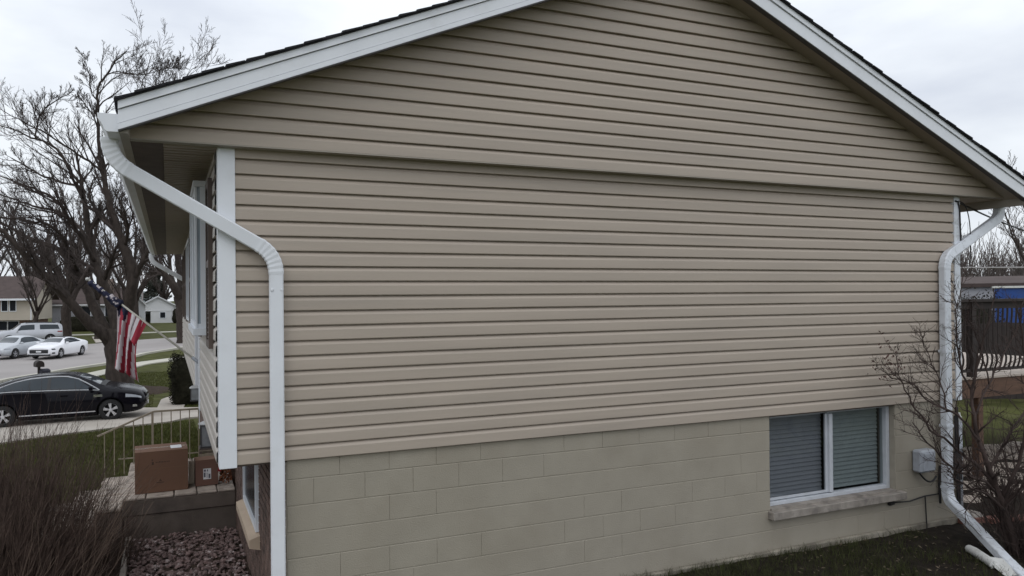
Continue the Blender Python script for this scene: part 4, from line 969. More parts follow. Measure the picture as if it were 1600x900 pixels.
def car(name, label, cat, tab, wb, wr, track, paint, glass, loc, rz, pitch_=0, side=None, ws=None, rw=None, extras=None, group=None):
    o = thing(name, label, cat, loc, rz, group); o.rotation_euler = (0, pitch_, rz)
    x0, x1 = tab[0][0], tab[-1][0]; N = 72; rings = []
    for i in range(N+1):
        x = lerp(x0+.001, x1-.001, .5-.5*math.cos(math.pi*i/N)*.35-.5*.65*(1-2*i/N)); h = ring(tab, x)
        rings.append([(x, y, z) for y, z in h]+[(x, -y, z) for y, z in h[-2:0:-1]])
    mb = MB(); mb.loft(rings, True, True); body = mb.build('body', paint, o, smooth=True, fix=True)
    # wheel wells
    for xw in (-wb/2, wb/2):
        c_ = MB(); c_.lathe([(-2,wr*1.16),(2,wr*1.16)], 32, 'y', (xw,0,wr)); co = c_.build('cut', BLACKPL, o, fix=True)
        inn = MB()
        bm_ = body.modifiers.new('w','BOOLEAN'); bm_.object = co; bm_.operation = 'DIFFERENCE'; bm_.solver = 'EXACT'
        dg = bpy.context.evaluated_depsgraph_get(); me = bpy.data.meshes.new_from_object(body.evaluated_get(dg)); body.modifiers.clear(); old = body.data; body.data = me; me.name = 'body'
        bpy.data.objects.remove(co)
        inn.box(xw-wr*1.1, xw+wr*1.1, -track+.28, track-.28, .2, wr*2.05); inn.build('wheel_well', BLACKPL, body)
    body.data.set_sharp_from_angle(angle=R(38))
    def sidept(x, t, sgn, off=.006):
        h = ring(tab, x); a, b, c_ = h[6], h[7], h[8]
        y, z = (lerp(a[0],b[0],t*2), lerp(a[1],b[1],t*2)) if t < .5 else (lerp(b[0],c_[0],t*2-1), lerp(b[1],c_[1],t*2-1))
        return Vector((x, sgn*(y+off), z+off*.3))
    def toppt(x, s_, off=.006):
        h = ring(tab, x); pts = [(0,h[11][1]),(h[10][0],h[10][1]),(h[9][0],h[9][1]),(h[8][0],h[8][1])]; q = abs(s_)*3; i = min(int(q),2); fr = q-i
        y, z = lerp(pts[i][0],pts[i+1][0],fr), lerp(pts[i][1],pts[i+1][1],fr); return Vector((x, math.copysign(y, s_) if s_ else 0, z+off))
    for sgn in (-1, 1):
        for (xa, xb, ta, tb, sl0, sl1) in side:
            g = MB(); n_ = 8; A = []
            for t in (ta, (ta+tb)/2, tb):
                q = (t-ta)/(tb-ta); A.append([sidept(lerp(xa+sl0*q, xb+sl1*q, i/n_), t, sgn) for i in range(n_+1)])
            g.loft(A, False); g.build('side_window', glass, o, smooth=True)
    for nm, (xa, xb, w_) , gm in (('windscreen', ws, CARGLASS_L), ('rear_window', rw, glass)):
        g = MB(); A = [[toppt(lerp(xa, xb, i/8), s_*w_/4) for s_ in range(-4,5)] for i in range(9)]; g.loft(A, False); g.build(nm, gm, o, smooth=True)
    for xw in (-wb/2, wb/2):
        for sgn in (-1, 1):
            yc = sgn*(track-.115); w = MB(); hw = .115
            w.lathe([(-hw,wr*.62),(-hw,wr*.9),(-hw*.8,wr*.985),(0,wr),(hw*.8,wr*.985),(hw,wr*.9),(hw,wr*.62),(hw*.5,wr*.6),(-hw*.5,wr*.6),(-hw,wr*.62)], 32, 'y', (xw,yc,wr), False); wh = w.build('wheel', TYRE, o, smooth=True, autos=40)
            rm = MB(); ro_ = yc+sgn*hw*.82
            rm.lathe([(-.012,wr*.70),(.004,wr*.70),(.010,wr*.66),(.002,wr*.60),(-.01,wr*.58)], 32, 'y', (xw,ro_,wr), False)
            for q in range(5):
                for dl_ in (-.13,.13):
                    a = 6.283*q/5+.4; p0 = Vector((xw+math.cos(a+dl_*.6)*wr*.12, ro_, wr+math.sin(a+dl_*.6)*wr*.12)); p1 = Vector((xw+math.cos(a+dl_)*wr*.63, ro_, wr+math.sin(a+dl_)*wr*.63)); d_ = (p1-p0).normalized(); n_ = Vector((0,1,0)); rm.obox((p0+p1)/2, d_, n_, d_.cross(n_), ((p1-p0).length/2, .012, wr*.055))
            rm.lathe([(-.012,wr*.0),(-.012,wr*.17),(.014,wr*.15),(.018,0)] if sgn > 0 else [(.012,0),(.012,wr*.17),(-.014,wr*.15),(-.018,0)], 16, 'y', (xw,ro_,wr)); rm.build('rim', RIM, wh, smooth=False)
            dk = MB(); dk.lathe([(0,0),(0,wr*.61)], 24, 'y', (xw,yc+sgn*.02,wr)); dk.build('brake_disc', BLACKPL, wh)
    for sgn in (-1, 1):
        xm = side[0][1]-.05 if side[0][1] > side[-1][1] else side[-1][1]-.05; h = cr(tab, xm); m_ = MB(); m_.cbox(xm-.06, xm+.06, sgn*(h[4]+.02) if sgn > 0 else sgn*(h[4]+.2), sgn*(h[4]+.2) if sgn > 0 else sgn*(h[4]+.02), h[1]+.03, h[1]+.16, .03); m_.build('mirror', paint, o)
    if extras: extras(o, tab, sidept, toppt, body)
    return o
def bodyside(tab, x, z, sgn, off=.004):
    h = ring(tab, x)
    for a, b in zip(h[2:6], h[3:7]):
        if a[1] <= z <= b[1]: t = (z-a[1])/(b[1]-a[1]); return Vector((x, sgn*(lerp(a[0],b[0],t)+off), z))
    return Vector((x, sgn*(h[4][0]+off), z))
def ribbon(mb, P, wz):
    A = [p+Vector((0,0,-wz/2)) for p in P]; B = [p+Vector((0,0,wz/2)) for p in P]; mb.loft([A, B], False)
SED = [(-2.74,.46,.80,.90,.62,.64,.50),(-2.66,.32,.90,1.06,.84,.83,.64),(-2.3,.25,.97,1.13,.92,.90,.70),(-1.8,.21,1.0,1.20,.95,.965,.66),(-1.25,.19,1.01,1.41,.96,.965,.60),(-.65,.18,.995,1.52,.96,.965,.595),(0,.18,.975,1.545,.96,.965,.60),(.45,.18,.96,1.49,.96,.965,.61),(.85,.18,.945,1.32,.96,.965,.64),(1.25,.19,.93,1.075,.96,.965,.74),(1.6,.20,.895,1.01,.955,.965,.70),(2.0,.22,.83,.935,.93,.86,.62),(2.28,.27,.74,.84,.83,.76,.52),(2.41,.38,.62,.70,.66,.62,.42)]
SED = [(q[0], q[1], q[2]+(.015 if q[3] > 1.1 else 0), (q[2]+(q[3]-q[2])*.82+.015 if q[3] > 1.2 else q[3]), *q[4:]) for q in SED]
def sed_ex(o, tab, sp, tp, body):
    for sgn in (-1, 1):
        c_ = MB(); P = [sp(lerp(-1.85,1.12,i/30), .05, sgn, .010) for i in range(31)]
        ribbon(c_, P, .022)
        up = [(-1.95,.10),(-1.72,.40),(-1.45,.68),(-1.15,.86),(-.75,.95),(-.2,.985),(.25,.97),(.55,.86),(.80,.66),(1.02,.36),(1.14,.08)]
        Q = [sp(x, t, sgn, .012) for x, t in up]; ribbon(c_, Q, .045); c_.build('window_trim', mat('bright_trim', (.62,.64,.68), .3, .05, 4), o)
        c_ = MB(); c_.loft([[sp(x_, t, sgn, .009) for t in (.06,.5,.95)] for x_ in (-.28,-.19)], False); c_.loft([[sp(x_, t, sgn, .009) for t in (.08,.35,.62)] for x_ in (-1.20,-1.155)], False); c_.build('pillar', BLACKPL, o)
        c_ = MB(); ribbon(c_, [bodyside(tab, lerp(-1.02,1.02,i/16), .335, sgn, .012) for i in range(17)], .028); c_.build('sill_trim', RIM, o)
        c_ = MB(); ribbon(c_, [bodyside(tab, lerp(.98,1.22,i/4), .80, sgn, .008) for i in range(5)], .07); c_.build('fender_vent', CHROME, o)
        for x_ in (-.78,.18):
            c_ = MB(); p = bodyside(tab, x_, .86, sgn, .018); c_.obox(p, (1,0,0), (0,1,0), (0,0,1), (.10,.014,.016)); c_.build('door_handle', BLACKP, o)
        c_ = MB()
        for x_ in (-1.12,-.235,.98):
            P = [bodyside(tab, x_+(.12*(z-.9) if x_ > .5 else 0), z, sgn, .0025) for z in (.32,.45,.6,.75,.9)]; c_.loft([[p-Vector((.006,0,0)) for p in P],[p+Vector((.006,0,0)) for p in P]], False)
        c_.build('door_seam', TYRE, o)
        c_ = MB(); rows = []
        for i in range(9):
            x_ = lerp(1.86,2.30,i/8); h = cr(tab, x_); rows.append([bodyside(tab, x_, h[1]-.05-k*(.105-.055*i/8)/3, sgn, .010) for k in range(4)])
        c_.loft(rows, False); c_.build('headlight', LAMPG, o)
        c_ = MB(); p = bodyside(tab, 2.12, .43, sgn, .012); c_.obox(p, (1,0,0), (0,1,0), (0,0,1), (.06,.012,.035)); c_.build('fog_light', CHROME, o)
    c_ = MB(); c_.cbox(2.36,2.425,-.50,.50,.47,.63,.02); c_.build('grille', BLACKPL, o)
    c_ = MB()
    for z in (.50,.55,.60): c_.box(2.42,2.432,-.48,.48,z-.008,z+.008)
    c_.build('grille_bar', CHROME, o)
    c_ = MB(); c_.box(2.425,2.44,-.16,.16,.36,.45); c_.build('plate', LABEL, o)
    # black wiper cowl strip
    c_ = MB(); c_.loft([[tp(1.14,s_*.9/4,.008) for s_ in range(-4,5)],[tp(1.28,s_*.9/4,.008) for s_ in range(-4,5)]], False); c_.build('cowl', BLACKPL, o)
cx, cy = -3.40, 19.42
zf, zr_ = gz(cx+1.43,cy)+.035, gz(cx-1.43,cy)+.035
car('black_sedan', 'black four door sedan with chrome window trim parked on the driveway', 'car', SED, 2.87, .335, .93, BLACKP, CARGLASS, (cx,cy,(zf+zr_)/2), R(-2.5), -math.atan2(zf-zr_, 2.87),
    [(-1.72,.98,.12,.90,.42,-.46)], (.56,1.13,.86), (-1.72,-1.28,.8), sed_ex)
COUPE = [(-2.28,.50,.80,.86,.60,.62,.50),(-2.2,.30,.92,1.02,.84,.84,.66),(-1.8,.22,.98,1.10,.92,.90,.66),(-1.3,.18,.97,1.22,.94,.90,.58),(-.7,.17,.95,1.34,.94,.90,.54),(-.1,.17,.93,1.38,.94,.90,.54),(.4,.17,.92,1.30,.94,.90,.57),(.85,.17,.91,1.10,.94,.90,.66),(1.15,.18,.90,1.0,.94,.90,.72),(1.7,.19,.84,.93,.93,.88,.66),(2.15,.22,.75,.83,.88,.80,.56),(2.32,.32,.66,.72,.74,.70,.5)]
def coupe_ex(o, tab, sp, tp, body):
    c_ = MB(); c_.cbox(2.24,2.345,-.62,.62,.40,.64,.02); c_.box(2.2,2.335,-.72,.72,.24,.34); c_.build('grille', BLACKPL, o)
    c_ = MB(); c_.box(2.34,2.352,-.17,.17,.47,.57); c_.build('plate', LABEL, o)
    for sgn in (-1,1):
        c_ = MB(); c_.loft([[bodyside(tab, lerp(1.95,2.22,i/4), .62-.0*k+k*.04, sgn, .010) for k in range(3)] for i in range(5)], False); c_.build('headlight', CARGLASS, o)
        c_ = MB(); c_.loft([[bodyside(tab, lerp(2.02,2.24,i/4), .36+k*.05, sgn, .010) for k in range(3)] for i in range(5)], False); c_.build('air_intake', BLACKPL, o)
    c_ = MB(); c_.loft([[tp(lerp(-1.1,.28,i/6), s_*.9/4, .008) for s_ in range(-4,5)] for i in range(7)], False); c_.build('roof_panel', BLACKPL, o)
hx = math.atan2(-2.35,-1.02)
car('white_coupe', 'white sporty coupe with black grille parked across the street', 'car', COUPE, 2.65, .33, .92, WHITEP, CARGLASS, (-7.35,49.6,gz(-7.35,49.6)+.035), math.atan2(-2.4,-1.0), 0,
    [(-1.25,.80,.12,.88,.35,-.40)], (.42,1.02,.9), (-1.3,-.75,.85), coupe_ex)
SED2 = [(-2.3,.48,.82,.9,.62,.62,.5),(-2.2,.30,.92,1.04,.84,.84,.66),(-1.7,.22,1.0,1.14,.90,.88,.68),(-1.2,.19,1.0,1.30,.92,.88,.58),(-.6,.18,.98,1.44,.92,.89,.56),(0,.18,.96,1.47,.92,.89,.56),(.5,.18,.94,1.38,.92,.89,.60),(.95,.18,.92,1.12,.92,.88,.68),(1.3,.19,.90,1.0,.92,.87,.68),(1.8,.20,.83,.92,.90,.83,.58),(2.15,.25,.73,.80,.82,.74,.5),(2.28,.36,.62,.68,.66,.62,.4)]
def sed2_ex(o, tab, sp, tp, body):
    c_ = MB(); c_.cbox(2.2,2.30,-.55,.55,.26,.40,.02); c_.build('grille', BLACKPL, o)
    for sgn in (-1,1):
        c_ = MB(); c_.lathe([(0,0),(0,.13),(.06,.11),(.08,0)], 14, 'x', (2.215,sgn*.22,.60)); c_.build('grille_opening', BLACKPL, o)
        c_ = MB(); c_.loft([[bodyside(tab, lerp(1.78,2.18,i/4), .64+k*.045, sgn, .010) for k in range(3)] for i in range(5)], False); c_.build('headlight', LAMPG, o)
car('silver_sedan', 'pale silver sedan parked behind the white coupe', 'car', SED2, 2.7, .33, .90, SILVERP2, CARGLASS, (-10.0,50.6,gz(-10,50.6)+.035), math.atan2(-2.2,-1.15), 0,
    [(-1.25,.90,.12,.88,.35,-.42)], (.55,1.15,.9), (-1.6,-1.1,.85), sed2_ex)
SUV = [(-2.55,.55,1.0,1.25,.72,.76,.62),(-2.5,.38,1.06,1.55,.90,.90,.66),(-2.3,.30,1.08,1.72,.96,.94,.68),(-1.5,.25,1.08,1.78,.98,.95,.70),(0,.24,1.06,1.80,.98,.95,.70),(.6,.24,1.05,1.74,.98,.95,.70),(1.05,.24,1.04,1.42,.98,.95,.72),(1.4,.25,1.07,1.20,.98,.94,.78),(2.0,.27,1.03,1.15,.96,.92,.74),(2.4,.33,.93,1.06,.88,.84,.66),(2.58,.45,.70,.78,.72,.66,.5)]
def suv_ex(o, tab, sp, tp, body):
    for sgn in (-1,1):
        c_ = MB(); c_.loft([[bodyside(tab, lerp(-2.49,-2.1,i/3), .96+k*.05, sgn, .012) for k in range(3)] for i in range(4)], False); c_.build('tail_light', REDL, o)
        c_ = MB(); ribbon(c_, [bodyside(tab, lerp(-1.05,1.05,i/8), .37, sgn, .014) for i in range(9)], .22); c_.build('sill_trim', BLACKPL, o)
        c_ = MB(); c_.tube([tp(lerp(-2.0,.3,i/6), sgn*.93, .05) for i in range(7)], .025, 5); c_.build('roof_rail', BLACKPL, o)
    c_ = MB(); c_.cbox(-2.58,-2.40,-.86,.86,.34,.50,.03); c_.build('bumper', BLACKPL, o)
car('silver_suv', 'silver sport utility vehicle in the driveway of the cream house', 'car', SUV, 3.07, .38, .96, SILVERP, CARGLASS, (-11.75,66.0,gz(-11.75,66)+.05), math.atan2(-1.3,-5.0), 0,
    [(-.35,1.0,.20,.82,.0,-.36),(-2.28,-.75,.20,.82,.12,.0)], (.64,1.3,.88), (-2.52,-2.3,.8), suv_ex)
# ------------------------------------------------------------------ mailbox by the road
MBX = thing('mailbox', 'dark mailbox on a post beside the road beyond the black car', 'mailbox', (-5.55,29.4,gz(-5.55,29.4)), R(20))
mb = MB(); mb.box(-.05,.05,-.05,.05,-.2,1.02); mb.build('post', DECKD, MBX)
mb = MB(); A = [(.16*math.cos(a), .16*math.sin(a)) for a in [math.pi*k/10 for k in range(11)]]
mb.loft([[(x_, -.26, 1.13+z_) for x_, z_ in A]+[(-.16,-.26,1.02),(.16,-.26,1.02)],[(x_, .26, 1.13+z_) for x_, z_ in A]+[(-.16,.26,1.02),(.16,.26,1.02)]], True, True); mb.build('box', DECKD, MBX, fix=True)
mb = MB(); mb.cbox(.0,.42,-.2,.2,.22,.92,.07); mb.build('paper_box', mat('dark_blue_plastic',(.03,.03,.045),.6,.2,6), MBX)
# ------------------------------------------------------------------ houses across the street
def far_window(P, x0, x1, y, z0, z1, m=None, frame=WHITE_W, sgn=-1):
    w = MB(); t_ = .07
    for a in ((x0-t_,x0,z0-t_,z1+t_),(x1,x1+t_,z0-t_,z1+t_),(x0,x1,z0-t_,z0),(x0,x1,z1,z1+t_)): w.box(a[0],a[1],y-.06,y+.02,a[2],a[3])
    o = w.build('window', frame, P); p = MB(); p.box(x0,x1,y-.03,y+.01,z0,z1); p.build('pane', m or DARKW, o); return o
def roof_x(P, x0, x1, y0, y1, ze, zr, m, ov=.5, th=.18):
    """gable roof, ridge along x"""
    ym = (y0+y1)/2; k = (zr-ze)/(ym-y0); A = [(y0-ov,ze-k*ov),(ym,zr),(y1+ov,ze-k*ov)]
    pr_ = [(y,z) for y,z in A]+[(y,z+th) for y,z in A[::-1]]; mb = MB(); mb.loft([[(x0-ov,y,z) for y,z in pr_],[(x1+ov,y,z) for y,z in pr_]], True, True); o = mb.build('roof', m, P, fix=True); g = MB(); g.loft([[(x,y0,ze),(x,ym,zr),(x,y1,ze)] for x in (x0+.01,x1-.01)], True, True); g.build('gable', HC, P, fix=True); return o
# cream bi-level
HA = thing('cream_house', 'cream two level house with brown roof and garage across the street', 'house', (-21.9,91,gz(-21.9,91)), R(-6))
mb = MB(); mb.box(-8,6.6,0,9,1.35,4.1); mb.build('upper_wall', HC, HA)
mb = MB(); mb.box(-7.6,6.2,.5,8.6,-.6,1.349); mb.build('lower_wall', HBR, HA)
mb = MB(); mb.box(-8,6.6,0,9,4.1,4.11); RA = roof_x(HA, -8, 6.6, 0, 9, 4.1, 6.5, RBROWN, .7); mb = MB(); mb.box(-8.7,7.3,-.76,-.70,3.68,3.9); mb.build('fascia', WHITE, HA)
mb = MB(); mb.box(.0,1.9,-.02,.03,-.5,4.1); mb.build('entry_recess', HBR, HA)
mb = MB(); mb.box(.3,.5,-.12,-.03,-.5,3.2); mb.box(1.4,1.6,-.12,-.03,-.5,3.2); mb.box(.5,1.4,-.12,-.03,2.7,3.2); D_ = mb.build('door_surround', HC, HA); mb = MB(); mb.box(.62,1.28,-.10,-.04,-.4,2.1); mb.build('front_door', DARKW, HA)
mb = MB(); mb.box(1.88,2.02,-.06,-.005,1.35,4.08); mb.box(6.46,6.62,-.06,-.005,1.35,4.08); mb.box(-.1,.02,-.06,-.005,1.35,4.08); mb.build('trim', HW, HA)
far_window(HA, 3.5, 4.1, .0, 2.45, 3.8); far_window(HA, 4.35, 4.95, .0, 2.45, 3.8)
far_window(HA, 2.8, 3.9, .5, .2, 1.2, frame=HW); far_window(HA, 4.0, 5.1, .5, .2, 1.2, frame=HW)
mb = MB(); mb.box(-5.8,-.8,.42,.5,-.5,1.3); mb.build('garage_door', mat('brown_door',(.24,.14,.09),.7,.1,2), HA)
far_window(HA, -5.2, -3.0, .0, 2.2, 3.6)
# grey house
HB = thing('grey_house', 'low grey house with brown roof and a brick chimney between the trees', 'house', (-9.6,100,gz(-9.6,100)), R(-4))
mb = MB(); mb.box(-5,4.4,0,8,-.6,3.3); mb.build('wall', HG, HB); roof_x(HB,-5,4.4,0,8,3.3,5.2,RBROWN,.5); mb = MB(); mb.box(-5.5,4.9,-.56,-.50,2.95,3.15); mb.build('fascia', HW, HB); far_window(HB,-1.8,-.4,0,1.5,2.8); far_window(HB,1.4,2.6,0,1.5,2.8)
mb = MB(); mb.box(1.3,2.1,2.2,3.0,3.5,6.6); mb.build('chimney', mat('chimney_brick',(.26,.20,.17),.9,.15,3), HB)
# white gabled house
def roof_y(P, x0, x1, y0, y1, ze, zr, m, ov=.4, th=.16, wall=HW):
    xm = (x0+x1)/2; k = (zr-ze)/(xm-x0); A = [(x0-ov,ze-k*ov),(xm,zr),(x1+ov,ze-k*ov)]; pr_ = A+[(x,z+th) for x,z in A[::-1]]
    mb = MB(); mb.loft([[(x,y0-ov,z) for x,z in pr_],[(x,y1+ov,z) for x,z in pr_]], True, True); mb.build('roof', m, P, fix=True); g = MB(); g.loft([[(x0,y,ze),(xm,y,zr),(x1,y,ze)] for y in (y0+.01,y1-.01)], True, True); g.build('gable', wall, P, fix=True)
    fa = MB(); fa.loft([[(A[0][0],y0-ov-.02,A[0][1]),(A[1][0],y0-ov-.02,A[1][1]),(A[1][0],y0-ov-.02,A[1][1]+th+.05),(A[0][0],y0-ov-.02,A[0][1]+th+.05)],[(A[0][0],y0-ov+.0,A[0][1]),(A[1][0],y0-ov+.0,A[1][1]),(A[1][0],y0-ov+.0,A[1][1]+th+.05),(A[0][0],y0-ov+.0,A[0][1]+th+.05)]], True, True); fa.loft([[(A[2][0],y0-ov-.02,A[2][1]),(A[1][0],y0-ov-.02,A[1][1]),(A[1][0],y0-ov-.02,A[1][1]+th+.05),(A[2][0],y0-ov-.02,A[2][1]+th+.05)],[(A[2][0],y0-ov,A[2][1]),(A[1][0],y0-ov,A[1][1]),(A[1][0],y0-ov,A[1][1]+th+.05),(A[2][0],y0-ov,A[2][1]+th+.05)]], True, True); fa.build('fascia', HW, P, fix=True)
HCe = thing('white_gabled_house', 'white house with steep gable and blue shuttered window behind the big tree', 'house', (-6.4,106,gz(-6.4,106)), R(2))
mb = MB(); mb.box(-3.6,3.0,0,9,-.5,3.0); mb.build('wall', HW, HCe); roof_y(HCe,-3.6,3.0,0,9,3.0,6.4,RGREY)
wn = far_window(HCe,-.6,.6,-.0,1.2,2.9); mb = MB(); mb.box(.66,1.1,-.08,-.0,1.1,3.0); mb.box(-1.1,-.68,-.08,-.0,1.1,3.0); mb.build('shutter', BLUESH, HCe)
HD = thing('white_garage_house', 'low white gabled house with an open carport beyond the flag', 'house', (-2.1,124.6,-2.85), R(3))
mb = MB(); mb.box(-1.0,4.4,0,7,-.4,2.25); mb.box(-4.1,-3.9,0,7,-.4,2.25); mb.box(-3.9,-1.0,4,7,-.4,2.25); mb.build('wall', HW, HD)
roof_y(HD,-4.1,4.4,0,7,2.25,4.55,RGREY,.35); mb = MB(); mb.box(-4.3,4.6,-.06,-.01,2.15,2.30); mb.build('beam', HW, HD)
far_window(HD,.5,1.3,0,1.0,1.95); mb = MB(); mb.box(2.6,3.4,-.05,.0,-.3,1.5); mb.build('door', HG, HD); mb = MB(); mb.box(-3.88,-1.02,3.2,3.9,-.4,1.6); mb.build('carport_box', BROWNWOOD, HD)  # last box: plain dark brown block across the back of the carport
HE = thing('grey_roofed_house', 'distant house with a pale grey green roof behind the white garage', 'house', (-7.2,150,gz(-7,150)), R(4))
mb = MB(); mb.box(-4,4.5,0,8,-.5,3.2); mb.build('wall', HG, HE); roof_x(HE,-4,4.5,0,8,3.2,5.6,mat('grey_green_roof',(.19,.215,.21),.95,.2,1.2),.5)
up_ = MB(); up_.tube([(-4.6,132,-3),(-4.6,132,5.6)], .15, 8); tag(up_.build('utility_pole', mat('pale_pole',(.33,.30,.29),.9,.1,3)), 'pale wooden utility pole behind the distant roofs', 'pole')
# ------------------------------------------------------------------ back yard (right)
DK = thing('deck', 'raised back deck with dark wavy balusters and brown rim board', 'deck', (10.4,2.2,-1.5))
do = (10.4,2.2,-1.5)
x = 8.27
mb = MB(); mb.box(8.2,14.6,1.10,1.14,-.27,-.001); shift(mb, do).build('rim_board', DECKB, DK)
mb = MB(); mb.box(8.2,14.6,4.4,4.44,-.22,-.001); shift(mb, do).build('rim_board', DECKB, DK)
y = 1.08
while y < 4.4:
    mb = MB(); mb.box(8.2,14.6,y,y+.135,.0,.028); shift(mb, do).build('deck_board', DECKW, DK); y += .142
for x_ in (8.45,10.5,12.5,14.4):
    for y_ in (1.18,4.3): mb = MB(); mb.box(x_-.05,x_+.05,y_-.05,y_+.05,-1.7,-.27); shift(mb, do).build('post', DECKB, DK)
for y_ in (1.12,4.42):
    mb = MB(); mb.box(8.2,14.6,y_-.07,y_+.07,1.10,1.14); mb.box(8.2,14.6,y_-.02,y_+.02,1.0,1.099); shift(mb, do).build('top_rail', DECKD, DK)
    mb = MB(); mb.box(8.2,14.6,y_-.02,y_+.02,.10,.14); shift(mb, do).build('lower_rail', DECKD, DK)
for x_ in (10.3,12.3,14.4):
    mb = MB(); mb.box(x_-.045,x_+.045,1.08,1.17,.03,1.099); shift(mb, do).build('rail_post', DECKD, DK)
firstq = None; i = 0; x = 8.36
while x < 13.2:
    if firstq is None:
        mb = MB(); mb.tube([(8.36,1.12-.0-.05*max(0,math.sin((z-.10)*9.0))*(1 if z < .45 else 0.25), z) for z in [.10+.9*k/14 for k in range(15)]], .013, 6); firstq = shift(mb, do).build('baluster', DECKD, DK)
    else: o = firstq.copy(); COL.objects.link(o); o.location.x = x-8.36
    x += .105; i += 1
# things on the deck
def patio_chair(lb, loc, rz, m):
    o = thing('patio_chair', lb, 'chair', loc, rz, 'chairs on the deck')
    mb = MB(); mb.cbox(-.25,.25,-.25,.25,.38,.42,.01); mb.build('seat', m, o)
    for a in (-.22,.22):
        for b in (-.22,.22): mb = MB(); mb.box(a-.02,a+.02,b-.02,b+.02,0,.38); mb.build('leg', m, o)
    for k in range(5): mb = MB(); mb.box(-.24+k*.1,-.24+k*.1+.075,.22,.245,.42,.95); mb.build('back_slat', m, o)
    return o
patio_chair('white slatted chair on the deck behind the balusters', (10.1,3.2,.03), R(160), PVC)
patio_chair('green plastic slatted chair farther along the deck', (11.3,3.3,.03), R(190), GREENB)
mb = MB(); mb.cbox(9.6,12.6,3.75,4.25,.03,.55,.03); tag(mb.build('storage_bench', GREENB), 'long dark green storage bench at the back of the deck', 'bench')
# blue container beyond the deck
BC = thing('blue_container', 'blue steel container with a pale top edge beyond the deck', 'container', (32.5,10.93,-1.5), R(-58))
mb = MB(); mb.box(-2.6,6,-1.2,1.2,0,2.9); mb.build('wall', BLUEM, BC)
for k in range(9): mb = MB(); mb.box(-2.5+k*.95,-2.38+k*.95,-1.26,-1.2,0,2.88); mb.build('rib', BLUEM, BC)
mb = MB(); mb.box(-2.65,6.05,-1.28,1.25,2.9,2.98); mb.build('top_edge', PVC, BC)
bush('hedge', 'dark evergreen bush behind the deck rail in front of the grey garage', (21.0,8.2,-1.55), 1.6, 1.0, 2.55, 3500, EVER, False)
PF = thing('board_fence', 'dark weathered board fence behind the deck', 'fence', (19.6,6.0,-1.5), R(-21.7))
first = None
for k in range(64):
    if first is None: mb = MB(); mb.box(-5.0,-4.86,-.01,.01,0,1.95); first = mb.build('fence_board', DECKD, PF)
    else: o = first.copy(); COL.objects.link(o); o.location = (k*.148, random.uniform(-.004,.004), random.uniform(-.02,.02))
for z in (.3,1.0,1.7): mb = MB(); mb.box(-5.0,4.5,.011,.05,z,z+.09); mb.build('fence_rail', DECKD, PF)
GG = thing('grey_garage', 'pale grey neighbouring garage seen over the deck rail', 'building', (35.0,16.1,-1.5), R(-58))
mb = MB(); mb.box(-2.6,2.2,0,5,0,3.0); mb.build('wall', HG, GG); roof_x(GG,-2.6,2.2,0,5,3.0,3.35,RBROWN,.15)
# fence rails / overhead lines in the back
for z0, z1_, lb in ((3.0,3.0,'upper pale overhead line crossing behind the back yard'),(2.35,2.35,'lower pale overhead line crossing behind the back yard')):
    mb = MB(); P = [Vector((20,30,z0)).lerp(Vector((75,14,z1_)), k/20)-Vector((0,0,.25*math.sin(math.pi*k/20))) for k in range(21)]; mb.tube(P, .05, 5)
    for k in (7,12): mb.lathe([(-.18,0),(-.12,.16),(.12,.16),(.2,0)], 6, 'z', tuple(P[k]))
    tag(mb.build('overhead_line', mat('pale_cable',(.36,.34,.34),.7,.1,4)), lb, 'cable')
random.seed(61)
x_, y_ = 41, 23
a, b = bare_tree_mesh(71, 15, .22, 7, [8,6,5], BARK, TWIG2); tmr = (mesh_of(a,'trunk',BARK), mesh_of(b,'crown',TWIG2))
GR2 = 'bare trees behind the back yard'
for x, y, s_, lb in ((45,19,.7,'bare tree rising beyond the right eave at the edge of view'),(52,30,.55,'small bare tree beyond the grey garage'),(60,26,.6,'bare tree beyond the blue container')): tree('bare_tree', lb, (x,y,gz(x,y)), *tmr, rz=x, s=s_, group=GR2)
# far-off wood at the back
mb = MB()
for i in range(1500):
    t = random.random(); p = Vector((78,58,0)).lerp(Vector((112,18,0)), t)+Vector((random.gauss(0,5),random.gauss(0,5),-1.2)); h = random.uniform(4.2,7.2)+1.2*math.sin(t*23)
    branch_gen(mb, p, (random.gauss(0,.1),random.gauss(0,.1),1), h, random.uniform(.05,.12), 1, 2, .55, [7,5], .2, 5, .02, .1)
tag(mb.build('distant_wood', TWIG2), kind='stuff')
mb = MB()
for i in range(5000):
    t = random.random(); p = Vector((80,60,0)).lerp(Vector((114,18,0)), t)+Vector((random.gauss(0,4),random.gauss(0,4),-1.3+random.random()*4.2)); n_ = Vector((random.gauss(0,1),random.gauss(0,1),random.gauss(0,1))).normalized(); t_ = n_.orthogonal().normalized(); b_ = n_.cross(t_); s_ = random.uniform(.3,.9)
    mb.add([p-t_*s_, p-b_*s_*.2, p+t_*s_, p+b_*s_*.2], [(0,1,2,3)])
tag(mb.build('distant_undergrowth', mat('far_brush',(.10,.078,.072),.95,.3,.6)), kind='stuff')
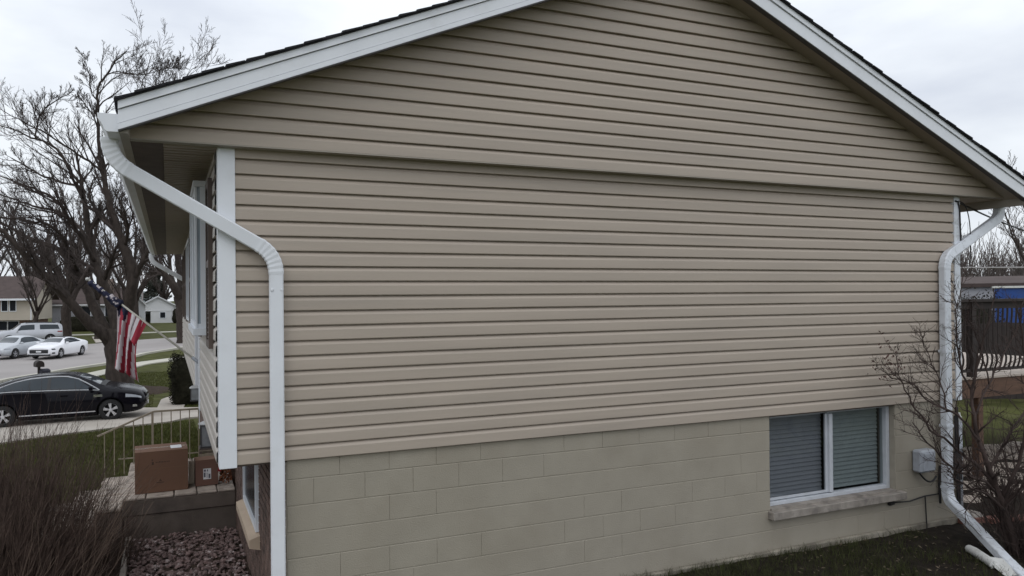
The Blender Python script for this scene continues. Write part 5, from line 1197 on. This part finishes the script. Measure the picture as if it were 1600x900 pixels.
# flagstone patio and loose pavers near the corner
random.seed(13)
PT = thing('patio', 'pale irregular flagstone paving near the deck posts', 'paving', (10,2,-1.48)); po = (10,2,-1.48)
for i in range(9):
    for j in range(5):
        x = 8.6+i*.62+random.uniform(-.05,.05); y = .55+j*.46+random.uniform(-.04,.04); n_ = 7; rr = random.uniform(.23,.29); P = [(x+rr*1.15*math.cos(6.283*k/n_+i)*random.uniform(.85,1.1), y+rr*.85*math.sin(6.283*k/n_+i)*random.uniform(.85,1.1)) for k in range(n_)]
        mb = MB(); zt = gz(x,y)+.035+random.uniform(0,.02); mb.loft([[(a,b,zt-.08) for a,b in P],[(a,b,zt-.01) for a,b in P],[(x+(a-x)*.94,y+(b-y)*.94,zt) for a,b in P]], True, True); shift(mb, po).build('flagstone', PALEST, PT, fix=True)
for k in range(7):
    x = 8.25+k*.17+random.uniform(-.02,.02); y = -.05-.05*k; z = gz(x,y)+.02; mb = MB(); mb.cbox(-.10,.10,-.05,.05,0,.06,.006); o = mb.build('brick_paver', REDPAV); o.location = (x,y,z); o.rotation_euler = (random.uniform(-.1,.1),0,random.uniform(-.5,.3))
    tag(o, ('red brick paver on the soil closest to the conduit','second','third','fourth','fifth','sixth','red brick paver on the soil farthest right of the conduit')[k] if k in (0,6) else ('','second','third','fourth','fifth','sixth')[k]+' red brick paver from the conduit on the dark soil', 'brick', 'brick pavers on the soil by the corner')
mb = MB(); mb.cbox(8.34,8.56,-.1,.1,-1.5,-1.36,.03); tag(mb.build('concrete_lump', SILL), 'small pale concrete block on the soil at the foot of the conduit', 'block')
# loose broken pipe by the extension
WP = thing('broken_pipe', 'short broken white pipe lying under the downspout extension', 'pipe', (7.20,-.86,-1.41))
mb = MB(); mb.tube([(.10,.17,.0),(.05,.08,.005),(-.06,-.10,.0),(-.12,-.20,-.01)], [.042,.045,.045,.043], 12); mb.build('pipe', PVC, WP, smooth=True, autos=50)
mb = MB(); mb.add([(-.07,-.12,.04),(-.02,-.22,.045),(-.10,-.34,.01),(-.16,-.42,-.02),(-.22,-.36,-.05),(-.15,-.22,-.02)], [(0,1,5),(1,2,5),(2,4,5),(2,3,4)]); so2 = mb.build('torn_flap', PVC, WP); m_ = so2.modifiers.new('t','SOLIDIFY'); m_.thickness = .006
# litter of leaves on the soil
mb = MB()
for i in range(500):
    x = random.uniform(5.2,9.5); y = random.uniform(-1.7,-.05); z = gz(x,y)+.045+random.uniform(0,.01); n_ = Vector((random.gauss(0,.4),random.gauss(0,.4),1)).normalized(); t_ = Matrix.Rotation(random.uniform(0,6.28),3,n_)@n_.orthogonal().normalized(); b_ = n_.cross(t_); s_ = random.uniform(.012,.03); p = Vector((x,y,z))
    mb.add([p-t_*s_, p-b_*s_*.4, p+t_*s_, p+b_*s_*.4], [(0,1,2,3)])
tag(mb.build('fallen_leaves', mat('dead_leaf',(.10,.075,.05),.85,.5,20)), kind='stuff')
